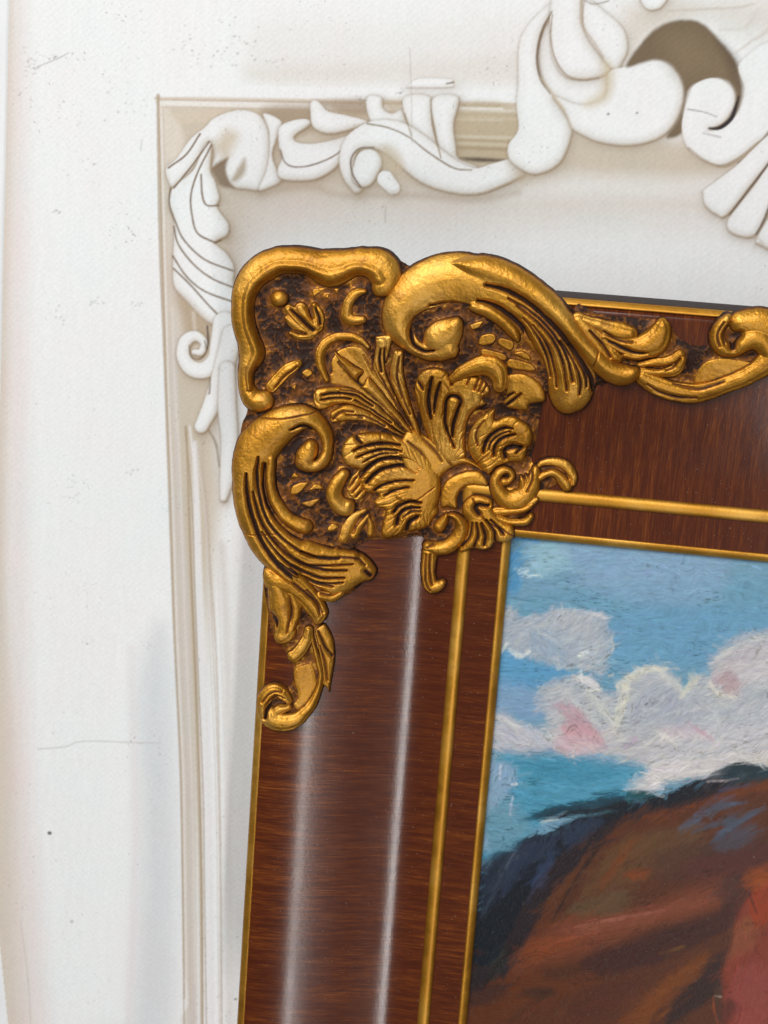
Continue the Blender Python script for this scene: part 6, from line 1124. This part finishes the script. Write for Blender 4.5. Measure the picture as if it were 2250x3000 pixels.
side = [(95.5, -14), (97, -21), (96.9, -21.2), (-0.9, -21.2), (-1.0, -21), (-0.9, -10), (-0.6, -2), (-0.4, PZ[0] - 1.0)]
body = [(-0.3, PZ[0] - 2.2), (1.6, PZ[2] - 1.3), (3.0, PZ[3] - 0.5), (3.6, PZ[4] - 0.15), (4.4, PZ[5] - 0.12)]
ss = np.concatenate([np.arange(5.2, 77.4, 1.0)])
zz = np.interp(ss, PS, PZ)
body += [(float(a), float(b)) for a, b in zip(ss, zz)]
body += [(77.5, 1.0), (84.0, 1.0), (90.0, 1.0), (95.0, 1.0), (96.8, 1.0)]
outer = [(s_, PZ[0] + d_) for s_, d_ in ((-0.35, -1.6), (-0.25, -0.7), (0.0, 0.0), (0.4, 0.3), (1.0, 0.6), (1.8, 1.0), (2.5, 1.3), (3.0, 1.3), (3.4, 0.6))]
outer_g = [0.5, 0.3, 0.1, 0.0, 0.0, 0.0, 0.1, 0.4, 0.7]
bead = [(81 + 2.75 * math.cos(math.radians(a)), 0.85 + 1.9 * math.sin(math.radians(a))) for a in range(186, -7, -12)]
bead_g = [0.7, 0.5, 0.2] + [0.02] * (len(bead) - 6) + [0.2, 0.5, 0.7]
sight = [(96.2, 0.8), (96.3, 1.25), (96.7, 1.6), (97.3, 1.6), (98.6, 0.9), (99.6, 0.1), (100, -0.6), (100.1, -2.6)]
sight_g = [0.6, 0.5, 0.15, 0.05, 0.1, 0.15, 0.3, 0.6]
for upright in (True, False):
    r = sweep('rail', body, upright, WOOD_U if upright else WOOD_V, frame,
              [float(sstep(46, 30, s_)) for s_, _ in body])
    sweep('rail_side', side, upright, SIDE, r)
    sweep('gilt_outer_edge', outer if upright else [(s_ * (0.75 if s_ > 0 else 1), z_) for s_, z_ in outer], upright, GOLD_TRIM, r, outer_g)
    sweep('gilt_bead', bead, upright, GOLD_TRIM, r, bead_g)
    sweep('gilt_sight_edge', sight, upright, GOLD_TRIM, r, sight_g)

# ------------------------------------------------------------------ carved ornament
FINE = 0.26
HUB = (-33.51, 17.94)       # root of the central acanthus


def box(us, vs, q, m):
    i = slice(np.searchsorted(us, q[:, 0].min() - m), np.searchsorted(us, q[:, 0].max() + m))
    j = slice(np.searchsorted(vs, q[:, 1].min() - m), np.searchsorted(vs, q[:, 1].max() + m))
    return (j, i)


def relief(name, ops, parent, ground=False):
    """one carved element: union of domed strokes and swelling outlines, cut by gouge lines, on the rail surface"""
    adds, cuts = [], []
    for op in ops:
        if op[0] == 's':
            adds.append((op[1], None, spline(op[2])))
        elif op[0] == 'p':
            adds.append((op[1], op[2], spline(op[3], True, 5)))
        else:
            cuts.append((op[1], spline(op[2])))
    lo = np.min([q[:, :2].min(0) - (q[:, 2].max() if q.shape[1] > 2 else 0) for _, _, q in adds], 0) - 3
    hi = np.max([q[:, :2].max(0) + (q[:, 2].max() if q.shape[1] > 2 else 0) for _, _, q in adds], 0) + 3
    STEP = 0.42 if ground else FINE
    us = np.arange(math.floor(lo[0] / STEP), math.ceil(hi[0] / STEP) + 1) * STEP
    vs = np.arange(math.floor(lo[1] / STEP), math.ceil(hi[1] / STEP) + 1) * STEP
    U, V = np.meshgrid(us, vs)
    # hand carved wobble
    Ux = U + (fbm(U / 3.0, V / 3.0, 41, 3) - 0.44) * 0.5
    Vx = V + (fbm(U / 3.0, V / 3.0, 47, 3) - 0.44) * 0.5
    S = np.full(U.shape, -1e3)
    crisp = name not in ('c_scroll', 'rim_scroll', 'bead', 'comma_scroll', 'volute', 'curled_tail') and not ground
    blend = 1.1 if name in ('c_scroll', 'rim_scroll') else 0.4
    H = np.full(U.shape, -3.0)
    for h, R, q in adds:
        if R is None:
            w = box(us, vs, q, q[:, 2].max() + 3.2)
            s = stroke_field(Ux[w], Vx[w], q)[0]
            z = stroke_height(Ux[w], Vx[w], q, h, crisp)
        else:
            w = box(us, vs, q, 3.2)
            s = poly_field(Ux[w], Vx[w], q[:, :2])
            x = np.clip(s / (R if R < 3 else 0.6 * R), 0, 1)
            z = np.where(s > 0, h * section(x, crisp), -3.0)
        H[w] = smax(H[w], z, blend)
        S[w] = np.maximum(S[w], s)
    if name == 'acanthus_lobe':       # veins fanning out from the root of the leaf
        du, dv = Ux - HUB[0], Vx - HUB[1]
        th = np.arctan2(dv, du) * 27 + (fbm(U / 8, V / 8, 53, 2) - 0.4) * 9
        vein = 1 - np.abs(np.sin(th))
        H = H - 0.36 * vein ** 2.2 * sstep(7, 19, np.hypot(du, dv)) * sstep(0.1, 0.8, S)
    G = np.zeros(U.shape)
    for d, q in cuts:
        w = box(us, vs, q, q[:, 2].max() * 2 + 1.0)
        if H[w].size == 0:
            continue
        s, r = stroke_field(Ux[w], Vx[w], q)
        wide = r * 0.9 + 0.25
        x = np.clip((s + wide) / (r + wide), 0, 1)
        H[w] = H[w] - d * 0.9 * x ** 1.5
        G[w] = np.maximum(G[w], sstep(-0.30, 0.75, s / r) * min(1.0, 0.42 + 0.28 * d))
    H = np.maximum(H, 0.15)
    mask = S > -STEP * 1.05
    if not ground:               # crisp up the chisel work
        B = H
        for _ in range(3):
            Pd = np.pad(B, 1, mode='edge')
            B = (Pd[:-2, 1:-1] + Pd[2:, 1:-1] + Pd[1:-1, :-2] + Pd[1:-1, 2:] + 2 * Pd[1:-1, 1:-1]) / 6
        H = H + np.clip(1.3 * (H - B), -0.5, 0.4) * sstep(0.3, 0.9, S)
    if ground:
        # crinkled, rubbed gesso ground that rises in a cove against every carved piece
        rough_ = fbm(U / 1.3, V / 1.3, 61, 4)
        fold = np.abs(fbm(U / 3.2 + 3, V / 3.2, 71, 3) - 0.44)
        near = np.full(U.shape, -9.0)
        for us_, vs_, S_, st_ in carved:
            a0, a1 = np.searchsorted(us, us_[0]), np.searchsorted(us, us_[-1])
            b0, b1 = np.searchsorted(vs, vs_[0]), np.searchsorted(vs, vs_[-1])
            if a1 <= a0 or b1 <= b0:
                continue
            i = np.clip(np.round((us[a0:a1] - us_[0]) / st_).astype(int), 0, len(us_) - 1)
            j = np.clip(np.round((vs[b0:b1] - vs_[0]) / st_).astype(int), 0, len(vs_) - 1)
            near[b0:b1, a0:a1] = np.maximum(near[b0:b1, a0:a1], S_[np.ix_(j, i)])
        cove = 0.75 * np.exp(-np.clip(-near, 0, 9) / 0.9)
        H = H + ((rough_ - 0.44) * 0.8 + sstep(0.10, 0.0, fold) * 0.45) * sstep(0.0, 3.0, S) * np.clip(-near / 1.5, 0.1, 1) \
            + cove - sstep(2.0, 0, S) * 0.4
        H = np.maximum(H - 0.25, 0.15 + 0.2 * rough_)
        G = np.clip(0.90 + 0.8 * (fbm(U / 6, V / 6, 81, 3) - 0.44) - 0.30 * sstep(0.06, 0.0, fold)
                    - 0.35 * (rough_ - 0.44), 0.40, 1)
        # the gold size was brushed a little past each leaf
        G = np.clip(G - 0.34 * np.exp(-np.clip(-near, 0, 9) / 1.1) * sstep(0.3, 0.55, fbm(U / 4, V / 4, 83, 3)), 0.3, 1)
    else:
        H = H + (fbm(U / 2.4, V / 2.4, 91, 4) - 0.44) * 0.32
        edge_n = (0.35 if crisp else 0.8) + 1.3 * fbm(U / 3.5, V / 3.5, 99, 3)
        G = np.maximum(G, sstep(edge_n, 0.0, S) * 0.85)
        G = np.clip(G + 0.55 * (fbm(U / 9, V / 9, 95, 4) - 0.42) + 0.10, 0, 1)
    if not ground:
        carved.append((us, vs, S, STEP))
    # faces, outline snapped to the contour
    m4 = mask[:-1, :-1] & mask[:-1, 1:] & mask[1:, 1:] & mask[1:, :-1]
    any_in = (S > 0)
    m4 &= any_in[:-1, :-1] | any_in[:-1, 1:] | any_in[1:, 1:] | any_in[1:, :-1]
    idx = np.arange(U.size).reshape(U.shape)
    f = np.stack([idx[:-1, :-1], idx[:-1, 1:], idx[1:, 1:], idx[1:, :-1]], -1)[m4]
    gy, gx = np.gradient(S, STEP)
    gn = np.hypot(gx, gy) + 1e-6
    out = S < 0
    Uo = np.where(out, U - gx / gn * S, U)
    Vo = np.where(out, V - gy / gn * S, V)
    Wz = zbase(U, V) + H
    used = np.unique(f)
    remap = np.full(U.size, -1)
    remap[used] = np.arange(len(used))
    f = remap[f]
    u, v, w, gl = Uo.ravel()[used], Vo.ravel()[used], Wz.ravel()[used], G.ravel()[used]
    # skirt down into the rail (or down the overhanging side)
    e = np.vstack([f[:, [0, 1]], f[:, [1, 2]], f[:, [2, 3]], f[:, [3, 0]]])
    key = np.sort(e, 1)
    key = key[:, 0].astype(np.int64) * len(u) + key[:, 1]
    uq, inv, cnt = np.unique(key, return_inverse=True, return_counts=True)
    be = e[cnt[inv.ravel()] == 1]
    bv = np.unique(be)
    m2 = np.full(len(u), -1)
    m2[bv] = len(u) + np.arange(len(bv))
    edge_s = np.minimum(u[bv] + 100, 100 - v[bv])
    wb = np.where(edge_s > 0.5, zbase(u[bv], v[bv]) - 3.0, zbase(u[bv], v[bv]) - 4.5)
    walls = np.stack([be[:, 1], be[:, 0], m2[be[:, 0]], m2[be[:, 1]]], -1)
    u = np.r_[u, u[bv]]
    v = np.r_[v, v[bv]]
    w = np.r_[w, wb]
    gl = np.r_[gl, np.full(len(bv), 0.9)]
    return mesh_object(name, world_co(u, v, w), np.vstack([f, walls]), GOLD, parent, attrs={'glaze': gl})


PART_NAMES = {'corner': 'corner_ornament', 'drop': 'leaf_drop_ornament', 'side': 'leaf_run_ornament'}
pieces = {}
carved = []
for part, name, ops in ORNAMENT:
    if name != 'GROUND':
        pieces.setdefault(part, []).append(relief(name, ops, None))
for part, name, ops in ORNAMENT:
    if name == 'GROUND':
        g_ = relief(PART_NAMES[part], ops, frame, True)
        for o in pieces[part]:
            o.parent = g_


# ------------------------------------------------------------------ oil painting
def build_painting():
    cv = Canvas(-3.0, 146.0, -245.0, 3.0, 0.34)
    U, V = cv.U, cv.V
    C = np.ones(U.shape + (3,)) * lin((116, 158, 182))
    C = np.where((V < -170 - 0.1 * U)[..., None], lin((84, 48, 34)), C)
    A = np.full(U.shape, 4.0)
    wob = fbm(U / 2.5, V / 2.5, 7, 3) - 0.44

    def comp(C, A, gain=1.0):
        for k, col, soft, al, ang, pts in STROKES:
            q = spline(np.array(pts, float), k == 'f', 5)
            hw = q[:, 2].max() if k == 'l' else 0
            w = cv.window(q, soft + hw + 1)
            if C[w].size == 0:
                continue
            s = poly_field(U[w], V[w], q) if k == 'f' else stroke_field(U[w], V[w], q)[0]
            soft = soft * 0.65
            gk = gain if (gain == 1.0 or k == 'f') else 1.4 * gain
            a = gk * al * sstep(-soft / 2, soft / 2, s + wob[w] * min(3.0, soft * 1.2))
            C[w] = C[w] * (1 - a[..., None]) + lin(col) * a[..., None]
            A[w] = np.where(a > 0.4, ang, A[w])
    comp(C, A)
    base = C.copy()
    # bristle strokes laid over the blocked-in colours
    rng = np.random.RandomState(4)
    Hh = np.zeros(U.shape)
    nU, nV = len(cv.us), len(cv.vs)
    cream, slate = lin((232, 224, 204)), lin((136, 142, 160))
    st = cv.step
    for i in range(13000):
        cu, cw = rng.uniform(-2, 144), rng.uniform(-243, 2)
        j, k = min(int((cw + 245) / st), nV - 1), min(int((cu + 3) / st), nU - 1)
        # the brush carries colour picked up a little way off, so edges break up
        j2 = min(max(j + int(rng.normal(0, 1.3) / st), 0), nV - 1)
        k2 = min(max(k + int(rng.normal(0, 1.6) / st), 0), nU - 1)
        col = base[j2, k2] * (1 + rng.normal(0, 0.13)) * (1 + rng.normal(0, 0.045, 3))
        lum = col.mean()
        ang = A[j, k] + rng.normal(0, 12)
        L, Wd = rng.uniform(1.5, 5.5), rng.uniform(0.28, 0.9)
        curl = rng.normal(0, 0.05)
        thick = 0.6
        if lum < 0.16:                     # the horse: long, fat, blended strokes
            L, Wd, thick = rng.uniform(3, 8), rng.uniform(0.6, 1.8), 0.3
            ang = A[j, k] + rng.normal(0, 7)
            if rng.rand() < 0.5:
                continue
        if lum > 0.36 and abs(base[j2, k2][2] - base[j2, k2][0]) < 0.22:      # cloud paint: loaded, swirling
            ang += rng.normal(0, 20)
            curl = rng.normal(0, 0.11)
            Wd *= 1.35
            r_ = rng.rand()
            col = col * 0.6 + 0.4 * (cream if r_ < 0.34 else slate if r_ < 0.70 else col * 1.1)
            thick = 1.3
        ang = math.radians(ang)
        c, s = math.cos(ang), math.sin(ang)
        m = int((L + 1.0) / st)
        sl = (slice(max(0, j - m), j + m), slice(max(0, k - m), k + m))
        x = (U[sl] - cu) * c + (V[sl] - cw) * s
        y = -(U[sl] - cu) * s + (V[sl] - cw) * c + curl * x * x * 0.5
        env = np.clip(1 - (x / L) ** 4, 0, 1) * np.clip(1.25 - (y / Wd) ** 2, 0, 1)
        br = noise(y * 4.5 + i * 3.1, x * 0.25 + i, i % 17)
        a = np.clip(env * (br * 1.9 - 0.4), 0, 1) * rng.uniform(0.4, 0.95)
        C[sl] = C[sl] * (1 - a[..., None]) + col * a[..., None]
        Hh[sl] = Hh[sl] * (1 - a * 0.7) + a * thick * (0.05 + 0.16 * br)
    # accents laid on last keep their edges
    comp(C, A, 0.22)
    lum = C.mean(-1)
    Ar = np.radians(A + 14 * (fbm(U / 9, V / 9, 14, 2) - 0.38))
    xs, ys = U * np.cos(Ar) + V * np.sin(Ar), -U * np.sin(Ar) + V * np.cos(Ar)
    br = noise(xs * 0.30, ys * 2.2, 8) * 0.6 + noise(xs * 0.8, ys * 1.1, 9) * 0.4
    C *= (0.86 + 0.28 * br)[..., None]
    dry = sstep(0.34, 0.22, br) * sstep(0.42, 0.6, fbm(U / 12, V / 8, 15, 3)) * 0.55
    C = C * (1 - dry[..., None]) + C * np.array([0.45, 0.42, 0.34]) * dry[..., None]
    Hh += 0.10 * br
    Hh += 0.12 * sstep(0.45, 0.75, lum) * (0.5 + fbm(U * 1.5, V * 1.5, 12, 2))
    def tone(c):
        l_ = c.mean(-1, keepdims=True)
        sat = l_ + (c - l_) * (1.0 + 0.22 * sstep(0.3, 0.08, l_))
        return sat * (0.56 + 0.12 * sstep(0.01, 0.04, l_) + 0.20 * sstep(0.06, 0.35, l_))
    idx = np.arange(nU * nV).reshape(nV, nU)
    f = np.stack([idx[:-1, :-1], idx[:-1, 1:], idx[1:, 1:], idx[1:, :-1]], -1).reshape(-1, 4)
    o = mesh_object('painting', world_co(U.ravel(), V.ravel(), (-2.3 + Hh).ravel()), f, OIL,
                    cols=np.clip(tone(C), 0.002, 0.9).reshape(-1, 3))
    o['label'] = 'oil painting of a brown horse flank with black mane under blue cloudy sky'
    o['category'] = 'painting'


build_painting()
